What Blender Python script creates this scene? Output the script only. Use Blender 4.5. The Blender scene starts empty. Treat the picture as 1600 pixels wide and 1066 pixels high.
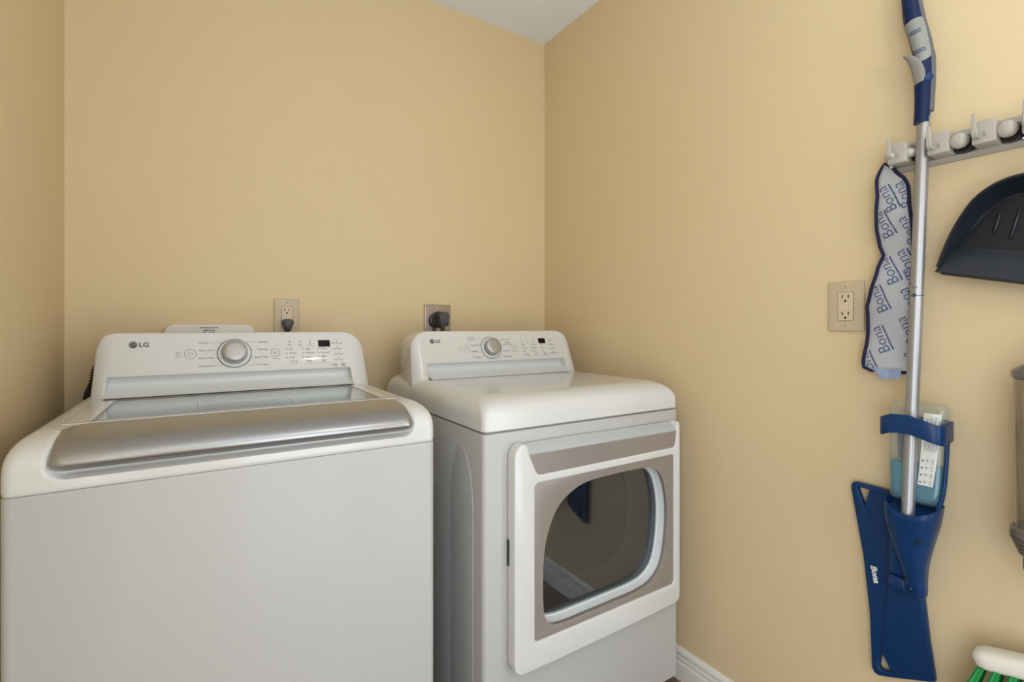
import bpy, bmesh, math, random
from mathutils import Vector, Matrix
random.seed(7)
PI = math.pi
SC = bpy.context.scene
COL = SC.collection

# ------------------------------------------------------------------ camera, light, exposure
CAM = (-1.323, -1.80, 1.15)
cam_data = bpy.data.cameras.new('camera')
cam_data.sensor_width = 36.0
cam_data.lens = 762.0 / 1600.0 * 36.0
cam_data.shift_y = -(533.0 - 510.0) / 1600.0
cam_data.clip_start = 0.02
cam = bpy.data.objects.new('camera', cam_data)
cam.location = CAM
cam.rotation_euler = (PI / 2, 0, -math.radians(32.5))
COL.objects.link(cam)
SC.camera = cam

world = bpy.data.worlds.new('daylight')
SC.world = world
world.use_nodes = True
bg = world.node_tree.nodes['Background']
bg.inputs['Color'].default_value = (0.83, 0.91, 1.0, 1)
bg.inputs['Strength'].default_value = 4.6

def area_light(name, loc, rot, sx, sy, power, colour, portal=False):
    d = bpy.data.lights.new(name, 'AREA')
    d.shape = 'RECTANGLE'
    d.size, d.size_y = sx, sy
    d.energy = power
    d.color = colour
    o = bpy.data.objects.new(name, d)
    o.location = loc
    o.rotation_euler = rot
    COL.objects.link(o)
    if portal:
        d.cycles.is_portal = True
    return o

# unseen doorways added behind the camera; world light through them fills the room
area_light('fill_doorway_portal', (-0.72, -3.36, 1.03), (PI / 2, 0, 0), 0.78, 2.04, 1.0, (1, 1, 1), True)
area_light('fill_side_portal', (-1.642 - 0.06, -2.275, 1.03), (0, -PI / 2, 0), 2.04, 0.94, 1.0, (1, 1, 1), True)
area_light('fill_right_portal', (0.06, -2.60, 1.03), (0, PI / 2, 0), 2.04, 0.98, 1.0, (1, 1, 1), True)
# added unseen fill light, turned up to bounce off the white ceiling
area_light('ceiling_bounce_fill', (-1.15, -2.75, 1.15), Vector((-0.02, 0.06, 1.0)).to_track_quat('-Z', 'Y').to_euler(), 0.30, 0.30, 15.0, (0.86, 0.95, 1.0))
LAMP_XY = (-0.66, -2.06)
LAMP_STRENGTH = 34.0
LAMP_COLOUR = (1.0, 0.90, 0.74)

vs = SC.view_settings
vs.view_transform = 'Standard'
vs.look = 'None'
vs.gamma = 1.0
vs.use_curve_mapping = False
vs.exposure = -0.27

# ------------------------------------------------------------------ materials
def mat(name, col, rough=0.5, metal=0.0, bump=None, coat=0.0, spec=0.5, emit=None, noise=None, aniso=0.0):
    m = bpy.data.materials.new(name)
    m.use_nodes = True
    nt = m.node_tree
    p = nt.nodes['Principled BSDF']
    p.inputs['Base Color'].default_value = (*col, 1)
    p.inputs['Roughness'].default_value = rough
    p.inputs['Metallic'].default_value = metal
    p.inputs['Coat Weight'].default_value = coat
    p.inputs['Specular IOR Level'].default_value = spec
    if aniso:
        p.inputs['Anisotropic'].default_value = aniso
    tc = nt.nodes.new('ShaderNodeTexCoord')
    if noise:
        sc, amt = noise
        n = nt.nodes.new('ShaderNodeTexNoise')
        n.inputs['Scale'].default_value = sc
        n.inputs['Detail'].default_value = 3
        nt.links.new(tc.outputs['Object'], n.inputs['Vector'])
        r = nt.nodes.new('ShaderNodeMapRange')
        r.inputs['To Min'].default_value = 1 - amt
        r.inputs['To Max'].default_value = 1 + amt
        nt.links.new(n.outputs['Fac'], r.inputs['Value'])
        mx = nt.nodes.new('ShaderNodeVectorMath')
        mx.operation = 'SCALE'
        mx.inputs[0].default_value = col
        nt.links.new(r.outputs['Result'], mx.inputs['Scale'])
        nt.links.new(mx.outputs['Vector'], p.inputs['Base Color'])
    if bump:
        sc, st, dist = bump
        n = nt.nodes.new('ShaderNodeTexNoise')
        n.inputs['Scale'].default_value = sc
        n.inputs['Detail'].default_value = 2.5
        nt.links.new(tc.outputs['Object'], n.inputs['Vector'])
        b = nt.nodes.new('ShaderNodeBump')
        b.inputs['Strength'].default_value = st
        b.inputs['Distance'].default_value = dist
        nt.links.new(n.outputs['Fac'], b.inputs['Height'])
        nt.links.new(b.outputs['Normal'], p.inputs['Normal'])
    if emit:
        p.inputs['Emission Color'].default_value = (*emit[0], 1)
        p.inputs['Emission Strength'].default_value = emit[1]
    return m

def clear(name, tint, gloss=0.9, f0=0.04, rough=0.02, body=None):
    """see-through sheet: tinted transparency (with an optional milky share) under a Schlick reflection"""
    m = bpy.data.materials.new(name)
    m.use_nodes = True
    nt = m.node_tree
    nt.nodes.remove(nt.nodes['Principled BSDF'])
    out = nt.nodes['Material Output']
    t = nt.nodes.new('ShaderNodeBsdfTransparent')
    t.inputs['Color'].default_value = (*tint, 1)
    base = t.outputs['BSDF']
    if body:
        d = nt.nodes.new('ShaderNodeBsdfDiffuse')
        d.inputs['Color'].default_value = (*body[0], 1)
        mb = nt.nodes.new('ShaderNodeMixShader')
        mb.inputs['Fac'].default_value = body[1]
        nt.links.new(base, mb.inputs[1])
        nt.links.new(d.outputs['BSDF'], mb.inputs[2])
        base = mb.outputs['Shader']
    g = nt.nodes.new('ShaderNodeBsdfGlossy')
    g.inputs['Roughness'].default_value = rough
    g.inputs['Color'].default_value = (*gloss, 1) if isinstance(gloss, tuple) else (gloss, gloss, gloss, 1)
    lw = nt.nodes.new('ShaderNodeLayerWeight')
    lw.inputs['Blend'].default_value = 0.5
    pw = nt.nodes.new('ShaderNodeMath')
    pw.operation = 'POWER'
    pw.inputs[1].default_value = 4.6
    nt.links.new(lw.outputs['Facing'], pw.inputs[0])
    r = nt.nodes.new('ShaderNodeMapRange')
    r.inputs['To Min'].default_value = f0
    nt.links.new(pw.outputs['Value'], r.inputs['Value'])
    mx = nt.nodes.new('ShaderNodeMixShader')
    nt.links.new(r.outputs['Result'], mx.inputs['Fac'])
    nt.links.new(base, mx.inputs[1])
    nt.links.new(g.outputs['BSDF'], mx.inputs[2])
    nt.links.new(mx.outputs['Shader'], out.inputs['Surface'])
    return m

M = dict(
    wall=mat('tan_wall_paint', (0.725, 0.580, 0.360), 0.5, bump=(170, 0.12, 0.003), noise=(3.0, 0.015), spec=0.35),
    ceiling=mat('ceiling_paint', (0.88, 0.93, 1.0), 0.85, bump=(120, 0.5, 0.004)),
    trim=mat('white_trim_paint', (0.78, 0.76, 0.71), 0.35, noise=(8, 0.01)),
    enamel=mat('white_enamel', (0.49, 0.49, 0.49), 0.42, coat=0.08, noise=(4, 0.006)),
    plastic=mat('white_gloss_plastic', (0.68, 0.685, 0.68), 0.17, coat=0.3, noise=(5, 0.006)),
    plastic_b=mat('white_satin_plastic', (0.78, 0.77, 0.75), 0.35, noise=(5, 0.008)),
    pearl=mat('cool_white_plastic', (0.74, 0.77, 0.79), 0.25, noise=(5, 0.008)),
    scoop=mat('cool_grey_plastic', (0.46, 0.49, 0.51), 0.25, noise=(5, 0.008)),
    silver=mat('brushed_silver', (0.38, 0.38, 0.39), 0.25, metal=0.8, noise=(60, 0.02)),
    knob=mat('satin_knob_metal', (0.46, 0.45, 0.45), 0.42, metal=0.7, noise=(40, 0.01)),
    chrome=mat('chrome', (0.62, 0.63, 0.66), 0.2, metal=1.0, noise=(40, 0.01)),
    taupe=mat('taupe_satin_panel', (0.32, 0.285, 0.265), 0.30, metal=0.25, noise=(30, 0.015)),
    black=mat('black_plastic', (0.010, 0.010, 0.011), 0.35, noise=(30, 0.1)),
    display=mat('dark_display', (0.012, 0.006, 0.005), 0.10, spec=0.15, noise=(30, 0.1)),
    ink=mat('grey_print', (0.19, 0.18, 0.17), 0.5, noise=(30, 0.05)),
    ink_light=mat('light_grey_print', (0.33, 0.33, 0.33), 0.5, noise=(30, 0.05)),
    ink_dark=mat('dark_grey_print', (0.06, 0.06, 0.06), 0.4, noise=(30, 0.05)),
    gasket=mat('grey_gasket', (0.30, 0.30, 0.31), 0.4, noise=(20, 0.05)),
    drum=mat('drum_steel', (0.10, 0.10, 0.105), 0.40, metal=0.6, noise=(20, 0.05)),
    tub=mat('pale_tub_plastic', (0.78, 0.81, 0.83), 0.35, noise=(10, 0.03)),
    steel_plate=mat('stainless_plate', (0.42, 0.38, 0.36), 0.22, metal=0.9, noise=(60, 0.03)),
    plug=mat('grey_plug_rubber', (0.075, 0.075, 0.08), 0.4, noise=(30, 0.05)),
    ivory=mat('ivory_plate', (0.56, 0.46, 0.315), 0.32, noise=(10, 0.01)),
    ivory_l=mat('ivory_socket', (0.64, 0.535, 0.375), 0.30, noise=(10, 0.01)),
    slot=mat('socket_slot', (0.012, 0.008, 0.005), 0.6, noise=(10, 0.1)),
    rack=mat('grey_rack_plastic', (0.43, 0.405, 0.36), 0.33, noise=(12, 0.02)),
    rubber=mat('rack_rubber', (0.50, 0.465, 0.41), 0.30, noise=(12, 0.02)),
    blue=mat('blue_plastic', (0.003, 0.034, 0.125), 0.33, spec=0.35, noise=(12, 0.04)),
    navy=mat('navy_grip', (0.002, 0.014, 0.065), 0.36, spec=0.25, noise=(12, 0.04)),
    trigger=mat('shaded_trigger_plastic', (0.22, 0.205, 0.19), 0.4, noise=(12, 0.02)),  # shade on the trigger is put into a darker, warmer base colour
    shell=mat('grey_grip_shell', (0.10, 0.11, 0.13), 0.35, noise=(12, 0.03)),
    pad_grey=mat('pale_grip_pad', (0.27, 0.28, 0.27), 0.5, noise=(12, 0.02)),
    alu=mat('aluminium_tube', (0.40, 0.40, 0.415), 0.38, metal=0.75, noise=(30, 0.02)),
    cloth=mat('pad_backing_cloth', (0.44, 0.455, 0.48), 0.85, bump=(260, 0.5, 0.002), noise=(30, 0.04)),
    cloth_blue=mat('blue_microfibre', (0.34, 0.42, 0.62), 0.95, bump=(500, 0.9, 0.003), noise=(120, 0.25)),
    navy_cloth=mat('navy_binding', (0.006, 0.007, 0.045), 0.8, bump=(500, 0.6, 0.001)),
    print_blue=mat('blue_print', (0.035, 0.055, 0.19), 0.6, noise=(60, 0.1)),
    print_white=mat('white_print', (0.80, 0.80, 0.80), 0.5, noise=(60, 0.02)),
    dust=mat('black_blue_plastic', (0.010, 0.013, 0.020), 0.30, spec=0.45, noise=(12, 0.06)),
    green=mat('green_bristle', (0.008, 0.26, 0.05), 0.45, noise=(60, 0.2)),
    slate=mat('slate_bristle', (0.11, 0.15, 0.22), 0.5, noise=(60, 0.2)),
    cream=mat('cream_plastic', (0.80, 0.77, 0.68), 0.30, noise=(12, 0.01)),
    vac=mat('smoky_grey_plastic', (0.16, 0.135, 0.11), 0.30, noise=(12, 0.04)),
    vac_dark=mat('charcoal_plastic', (0.045, 0.042, 0.04), 0.4, noise=(12, 0.04)),
    teal=mat('teal_plastic', (0.01, 0.13, 0.14), 0.35, noise=(12, 0.03)),
    filt=mat('beige_filter', (0.48, 0.42, 0.35), 0.8, noise=(20, 0.08)),
    paper=mat('paper_label', (0.74, 0.75, 0.73), 0.5, noise=(30, 0.01)),
    glass=clear('tinted_door_glass', (0.60, 0.61, 0.63), (0.86, 0.93, 1.0), 0.11),
    lid_glass=clear('lid_glass', (0.86, 0.89, 0.89), 1.0, 0.06),
    bottle=clear('clear_bottle_plastic', (0.95, 0.98, 0.98), 1.0, 0.05, 0.08, ((0.70, 0.78, 0.77), 0.10)),
    liquid=clear('blue_cleaner', (0.48, 0.85, 0.95), 0.6, 0.02, 0.08, ((0.04, 0.36, 0.55), 0.40)),
    bin=clear('smoky_clear_bin', (0.88, 0.85, 0.80), 0.9, 0.05, 0.08, ((0.45, 0.40, 0.34), 0.20)),
    lamp=mat('lamp_diffuser', (0.9, 0.88, 0.82), 0.5, emit=(LAMP_COLOUR, LAMP_STRENGTH)),
)

def tile_floor():
    m = bpy.data.materials.new('brown_tile_floor')
    m.use_nodes = True
    nt = m.node_tree
    p = nt.nodes['Principled BSDF']
    p.inputs['Roughness'].default_value = 0.35
    tc = nt.nodes.new('ShaderNodeTexCoord')
    br = nt.nodes.new('ShaderNodeTexBrick')
    br.offset = 0.0
    br.inputs['Scale'].default_value = 1.0
    br.inputs['Brick Width'].default_value = 0.33
    br.inputs['Row Height'].default_value = 0.33
    br.inputs['Mortar Size'].default_value = 0.004
    br.inputs['Color1'].default_value = (0.13, 0.075, 0.04, 1)
    br.inputs['Color2'].default_value = (0.17, 0.10, 0.055, 1)
    br.inputs['Mortar'].default_value = (0.09, 0.07, 0.05, 1)
    nt.links.new(tc.outputs['Object'], br.inputs['Vector'])
    nt.links.new(br.outputs['Color'], p.inputs['Base Color'])
    return m
M['floor'] = tile_floor()

# ------------------------------------------------------------------ object helpers
ROOT = {}     # name of an object -> world position of its thing's base

def finish_mesh(me, m, smooth=40):
    me.materials.clear()
    me.materials.append(m)
    for p in me.polygons:
        p.use_smooth = True
        p.material_index = 0
    me.set_sharp_from_angle(angle=math.radians(smooth))

def thing(name, loc, label, cat, group=None):
    o = bpy.data.objects.new(name, None)
    o.empty_display_size = 0.05
    o.location = loc
    COL.objects.link(o)
    o['label'] = label
    o['category'] = cat
    if group:
        o['group'] = group
    ROOT[o.name] = Vector(loc)
    return o

def obj(name, src, m, parent=None, label=None, local=False, smooth=40):
    """one mesh object from a bmesh or a mesh. Coordinates are world unless local=True"""
    if isinstance(src, bmesh.types.BMesh):
        bmesh.ops.recalc_face_normals(src, faces=src.faces)
        me = bpy.data.meshes.new(name)
        src.to_mesh(me)
        src.free()
    else:
        me = src
        me.name = name
    base = ROOT[parent.name] if parent is not None else Vector((0, 0, 0))
    if parent is not None and not local:
        me.transform(Matrix.Translation(-base))
    finish_mesh(me, m, smooth)
    o = bpy.data.objects.new(name, me)
    COL.objects.link(o)
    if parent is not None:
        o.parent = parent
        ROOT[o.name] = base
    if label:
        o['label'] = label
    return o

def struct(name, bm, m):
    o = obj(name, bm, m)
    o['kind'] = 'structure'
    return o

def add_box(bm, a, b, bevel=0.0, seg=2):
    vs_ = [bm.verts.new((x, y, z)) for x in (a[0], b[0]) for y in (a[1], b[1]) for z in (a[2], b[2])]
    f = [(0, 1, 3, 2), (4, 6, 7, 5), (0, 4, 5, 1), (2, 3, 7, 6), (0, 2, 6, 4), (1, 5, 7, 3)]
    fs = [bm.faces.new([vs_[i] for i in q]) for q in f]
    if bevel:
        es = list({e for q in fs for e in q.edges})
        bmesh.ops.bevel(bm, geom=es, offset=bevel, segments=seg, affect='EDGES', profile=0.5)
    return bm

def box(a, b, bevel=0.0, seg=2):
    return add_box(bmesh.new(), a, b, bevel, seg)

def rrect(x0, x1, y0, y1, r, n=5, ex=1, ey=1):
    """rounded rectangle loop, counter-clockwise, with edge subdivisions ex / ey"""
    r = min(r, (x1 - x0) / 2 - 1e-5, (y1 - y0) / 2 - 1e-5)
    pts = []
    corners = [(x1 - r, y0 + r, -PI / 2), (x1 - r, y1 - r, 0), (x0 + r, y1 - r, PI / 2), (x0 + r, y0 + r, PI)]
    arcs = [[(cx + r * math.cos(a0 + PI / 2 * i / n), cy + r * math.sin(a0 + PI / 2 * i / n)) for i in range(n + 1)] for cx, cy, a0 in corners]
    for k in range(4):
        arc, nxt = arcs[k], arcs[(k + 1) % 4]
        pts += arc
        e = ey if k in (0, 2) else ex
        a, b = arc[-1], nxt[0]
        for i in range(1, e):
            pts.append((a[0] + (b[0] - a[0]) * i / e, a[1] + (b[1] - a[1]) * i / e))
    return pts

def add_loft(bm, rings, cap0=True, cap1=True, closed=True):
    rows = [[bm.verts.new(p) for p in r] for r in rings]
    n = len(rows[0])
    for a, b in zip(rows, rows[1:]):
        for i in range(n if closed else n - 1):
            j = (i + 1) % n
            try:
                bm.faces.new((a[i], a[j], b[j], b[i]))
            except ValueError:
                pass
    if cap0:
        bm.faces.new(rows[0][::-1])
    if cap1:
        bm.faces.new(rows[-1])
    return bm

def loft(rings, cap0=True, cap1=True, closed=True):
    return add_loft(bmesh.new(), rings, cap0, cap1, closed)

def spline(pts, n):
    """catmull-rom through pts (tuples of any size), n points per span"""
    out = []
    P = [pts[0]] + list(pts) + [pts[-1]]
    for i in range(1, len(P) - 2):
        for k in range(n):
            t = k / n
            p0, p1, p2, p3 = P[i - 1], P[i], P[i + 1], P[i + 2]
            out.append(tuple(0.5 * (2 * b + (c - a) * t + (2 * a - 5 * b + 4 * c - d) * t * t + (3 * b - a - 3 * c + d) * t ** 3) for a, b, c, d in zip(p0, p1, p2, p3)))
    out.append(tuple(pts[-1]))
    return out

def add_tube(bm, path, r, seg=12, closed=False, cap=True):
    """tube along 3-D points; r a number or one per point"""
    P = [Vector(p) for p in path]
    n = len(P)
    rad = r if isinstance(r, (list, tuple)) else [r] * n
    tang = []
    for i in range(n):
        a = P[(i - 1) % n] if closed or i > 0 else P[i]
        b = P[(i + 1) % n] if closed or i < n - 1 else P[i]
        tang.append((b - a).normalized())
    ref = Vector((0, 0, 1)) if abs(tang[0].z) < 0.9 else Vector((1, 0, 0))
    u = tang[0].cross(ref).normalized()
    rings = []
    for i in range(n):
        u = (u - tang[i] * u.dot(tang[i])).normalized()
        v = tang[i].cross(u)
        rings.append([P[i] + (u * math.cos(2 * PI * k / seg) + v * math.sin(2 * PI * k / seg)) * rad[i] for k in range(seg)])
    if closed:
        rings.append(rings[0])
        rows = [[bm.verts.new(p) for p in q] for q in rings[:-1]]
        rows.append(rows[0])
        for a, b in zip(rows, rows[1:]):
            for k in range(seg):
                bm.faces.new((a[k], a[(k + 1) % seg], b[(k + 1) % seg], b[k]))
    else:
        add_loft(bm, rings, cap, cap)
    return bm

def tube(path, r, seg=12, closed=False, cap=True):
    return add_tube(bmesh.new(), path, r, seg, closed, cap)

def add_lathe(bm, prof, origin, axis, seg=40, cap0=True, cap1=True):
    """prof: (radius, height along axis)"""
    ax = Vector(axis).normalized()
    ref = Vector((0, 0, 1)) if abs(ax.z) < 0.9 else Vector((1, 0, 0))
    u = ax.cross(ref).normalized()
    v = ax.cross(u)
    o = Vector(origin)
    rings = [[o + ax * h + (u * math.cos(2 * PI * k / seg) + v * math.sin(2 * PI * k / seg)) * max(rr, 1e-5) for k in range(seg)] for rr, h in prof]
    return add_loft(bm, rings, cap0, cap1)

def lathe(prof, origin, axis, seg=40, cap0=True, cap1=True):
    return add_lathe(bmesh.new(), prof, origin, axis, seg, cap0, cap1)

def curve_mesh(cu):
    tmp = bpy.data.objects.new('tmp', cu)
    COL.objects.link(tmp)
    dg = bpy.context.evaluated_depsgraph_get()
    dg.update()
    me = bpy.data.meshes.new_from_object(tmp.evaluated_get(dg))
    bpy.data.objects.remove(tmp)
    bpy.data.curves.remove(cu)
    return me

def plate(outline, holes, t, bevel, fn, seg=2):
    """flat plate of thickness t with holes, bevelled edges; fn maps (u, v, w) with w in 0..t to space"""
    cu = bpy.data.curves.new('tmp', 'CURVE')
    cu.dimensions = '2D'
    cu.fill_mode = 'BOTH'
    cu.extrude = max(t / 2 - bevel, 1e-5)
    cu.bevel_depth = bevel
    cu.bevel_resolution = seg
    cu.offset = -bevel
    for loop in [outline] + list(holes):
        s = cu.splines.new('POLY')
        s.points.add(len(loop) - 1)
        for p, q in zip(s.points, loop):
            p.co = (q[0], q[1], 0, 1)
        s.use_cyclic_u = True
    me = curve_mesh(cu)
    for v in me.vertices:
        v.co = fn(v.co.x, v.co.y, v.co.z + t / 2)
    bm = bmesh.new()
    bm.from_mesh(me)
    bpy.data.meshes.remove(me)
    bmesh.ops.remove_doubles(bm, verts=bm.verts, dist=1e-6)
    return bm

def add_text(bm, s, u, v, size, fn, rot=0.0, align='LEFT', bold=0.0, depth=0.0002, sx=1.0, keep=None, shear=0.0):
    """printed words: (u, v) is the left / centre end of the baseline on a surface given by fn(u, v, w)"""
    cu = bpy.data.curves.new('tmp', 'FONT')
    cu.body = s
    cu.size = size
    cu.align_x = align
    cu.extrude = depth
    cu.offset = bold
    cu.shear = shear
    cu.resolution_u = 3
    me = curve_mesh(cu)
    c, d = math.cos(rot), math.sin(rot)
    b2 = bmesh.new()
    b2.from_mesh(me)
    bpy.data.meshes.remove(me)
    if keep:
        bmesh.ops.triangulate(b2, faces=b2.faces)
        bmesh.ops.subdivide_edges(b2, edges=b2.edges[:], cuts=2, use_grid_fill=True)
    for q in b2.verts:
        x, y = q.co.x * sx, q.co.y
        q.co = Vector((u + x * c - y * d, v + x * d + y * c, q.co.z + depth))
    if keep:
        bad = [f for f in b2.faces if not keep(f.calc_center_median())]
        bmesh.ops.delete(b2, geom=bad, context='FACES')
    for q in b2.verts:
        q.co = Vector(fn(q.co.x, q.co.y, q.co.z))
    me = bpy.data.meshes.new('tmp')
    b2.to_mesh(me)
    b2.free()
    bm.from_mesh(me)
    bpy.data.meshes.remove(me)

def add_strip(bm, pts, width, fn, closed=False, depth=0.0003):
    """printed line of constant width along (u, v) points"""
    n = len(pts)
    L, R = [], []
    for i in range(n):
        a = pts[(i - 1) % n] if closed or i > 0 else pts[i]
        b = pts[(i + 1) % n] if closed or i < n - 1 else pts[i]
        dx, dy = b[0] - a[0], b[1] - a[1]
        l = math.hypot(dx, dy) or 1
        nx, ny = -dy / l * width / 2, dx / l * width / 2
        L.append(bm.verts.new(fn(pts[i][0] + nx, pts[i][1] + ny, depth)))
        R.append(bm.verts.new(fn(pts[i][0] - nx, pts[i][1] - ny, depth)))
    for i in range(n if closed else n - 1):
        j = (i + 1) % n
        bm.faces.new((L[i], L[j], R[j], R[i]))

def circle(u, v, r, n=28, a0=0.0, a1=2 * PI, full=True):
    k = n if full else n + 1
    return [(u + r * math.cos(a0 + (a1 - a0) * i / n), v + r * math.sin(a0 + (a1 - a0) * i / n)) for i in range(k)]

def add_fill(bm, pts, fn, depth=0.0003):
    bm.faces.new([bm.verts.new(fn(p[0], p[1], depth)) for p in pts])

def boolean_cut(o, cutter_bm):
    bmesh.ops.recalc_face_normals(cutter_bm, faces=cutter_bm.faces)
    me = bpy.data.meshes.new('tmp')
    cutter_bm.to_mesh(me)
    cutter_bm.free()
    c = bpy.data.objects.new('tmp', me)
    COL.objects.link(c)
    c.parent = o.parent
    md = o.modifiers.new('cut', 'BOOLEAN')
    md.object = c
    md.operation = 'DIFFERENCE'
    md.solver = 'EXACT'
    dg = bpy.context.evaluated_depsgraph_get()
    dg.update()
    new = bpy.data.meshes.new_from_object(o.evaluated_get(dg))
    o.modifiers.clear()
    m = o.data.materials[0]
    old = o.data
    o.data = new
    new.name = o.name
    bpy.data.meshes.remove(old)
    bpy.data.objects.remove(c)
    bpy.data.meshes.remove(me)
    finish_mesh(new, m)

def grid_rows(rows, fn, nu=8, thick=0.0):
    """sheet between (v, left u, right u) rows; fn(u, v, s, t) -> point"""
    bm = bmesh.new()
    g = []
    n = len(rows)
    for j, (v, a, b) in enumerate(rows):
        g.append([bm.verts.new(fn(a + (b - a) * i / nu, v, i / nu, j / (n - 1))) for i in range(nu + 1)])
    for j in range(n - 1):
        for i in range(nu):
            bm.faces.new((g[j][i], g[j][i + 1], g[j + 1][i + 1], g[j + 1][i]))
    if thick:
        bmesh.ops.recalc_face_normals(bm, faces=bm.faces)
        bmesh.ops.solidify(bm, geom=bm.faces[:], thickness=thick)
    return bm

def interp(table, x):
    if x <= table[0][0]:
        return table[0][1:]
    for a, b in zip(table, table[1:]):
        if x <= b[0]:
            t = (x - a[0]) / (b[0] - a[0])
            return tuple(p + (q - p) * t for p, q in zip(a[1:], b[1:]))
    return table[-1][1:]

# ------------------------------------------------------------------ the room (corner at the origin, right wall x = 0, rear wall y = 0)
XL, YF, ZC = -1.642, -3.30, 2.437
T = 0.10
struct('floor', box((XL - T, YF - T, -0.05), (T, T, 0.0)), M['floor'])
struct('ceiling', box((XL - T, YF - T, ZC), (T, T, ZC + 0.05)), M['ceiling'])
struct('wall_back', box((XL, 0, 0), (0, T, ZC)), M['wall'])
RY0, RY1, RZ = -3.10, -2.10, 2.05  # unseen opening in the right wall, added to light the left side
bm = bmesh.new()
add_box(bm, (0, RY1, 0), (T, T, ZC))
add_box(bm, (0, YF - T, 0), (T, RY0, ZC))
add_box(bm, (0, RY0, RZ), (T, RY1, ZC))
struct('wall_right', bm, M['wall'])
LY0, LY1, LZ = -2.75, -1.80, 2.05  # unseen opening in the left wall, added to light the right wall
bm = bmesh.new()
add_box(bm, (XL - T, LY1, 0), (XL, T, ZC))
add_box(bm, (XL - T, YF - T, 0), (XL, LY0, ZC))
add_box(bm, (XL - T, LY0, LZ), (XL, LY1, ZC))
struct('wall_left', bm, M['wall'])
DX0, DX1, DZ = -1.12, -0.32, 2.05  # unseen front doorway, added to let fill light in
bm = bmesh.new()
add_box(bm, (XL, YF - T, 0), (DX0, YF, ZC))
add_box(bm, (DX1, YF - T, 0), (0, YF, ZC))
add_box(bm, (DX0, YF - T, DZ), (DX1, YF, ZC))
struct('wall_front', bm, M['wall'])
bm = bmesh.new()
add_box(bm, (DX0 - 0.06, YF, 0), (DX0, YF + 0.018, DZ), 0.003)
add_box(bm, (DX1, YF, 0), (DX1 + 0.06, YF + 0.018, DZ), 0.003)
add_box(bm, (DX0 - 0.06, YF, DZ), (DX1 + 0.06, YF + 0.018, DZ + 0.06), 0.003)
struct('trim_1', bm, M['trim'])
BB = [(0, 0), (0.015, 0), (0.015, 0.052), (0.0135, 0.058), (0.0105, 0.061), (0.0105, 0.066), (0.0125, 0.068), (0.0125, 0.073), (0.0095, 0.077), (0.0095, 0.083), (0.0115, 0.086), (0.0105, 0.094), (0.006, 0.100), (0, 0.102)]
struct('baseboard_right', loft([[(-d, y, z) for d, z in BB] for y in (RY1, 0.0)]), M['trim'])
struct('baseboard_back', loft([[(x, -d, z) for d, z in BB] for x in (XL, -0.015)]), M['trim'])
bm = add_loft(bmesh.new(), [[(XL + d, y, z) for d, z in BB] for y in (LY1, -0.015)])
add_loft(bm, [[(XL + d, y, z) for d, z in BB] for y in (YF + 0.018, LY0)])
struct('baseboard_left', bm, M['trim'])

# ceiling lamp behind the camera
lx, ly = LAMP_XY
lt = thing('ceiling_light', (lx, ly, ZC), 'round white flush ceiling lamp on the laundry ceiling behind the camera', 'ceiling light')
obj('lamp_base', lathe([(0.09, 0), (0.095, 0.006), (0.095, 0.022), (0.08, 0.03)], (lx, ly, ZC), (0, 0, -1)), M['plastic_b'], lt)
obj('lamp_shade', lathe([(0.055, 0.03), (0.060, 0.05), (0.057, 0.072), (0.042, 0.088), (0.021, 0.096), (0.001, 0.098)], (lx, ly, ZC), (0, 0, -1)), M['lamp'], lt)

# ------------------------------------------------------------------ washer and dryer: shared shapes, local frame (x centred, y = 0 front, z up)
HW, DEPTH, SEAM = 0.343, 0.72, 0.897
TILT = math.tan(math.radians(22))
FACE_Y0, FACE_Z0 = 0.48, 1.0275
CT, ST = math.cos(math.radians(22)), math.sin(math.radians(22))

def face(u, v, w):
    """control-panel face: u across, v height, w out of the face"""
    return Vector((u, FACE_Y0 + (v - FACE_Z0) * TILT - w * CT, v + w * ST))

def cabinet_bm(hw=HW, z0=0.05, z1=SEAM):
    rings = []
    for z, i in ((z0, 0.006), (z0 + 0.006, 0), (z1 - 0.004, 0), (z1 - 0.0012, 0.0006), (z1, 0.0026)):
        rings.append([(x, y, z) for x, y in rrect(-hw + i, hw - i, i, DEPTH - i, 0.014, 5)])
    return loft(rings)

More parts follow.
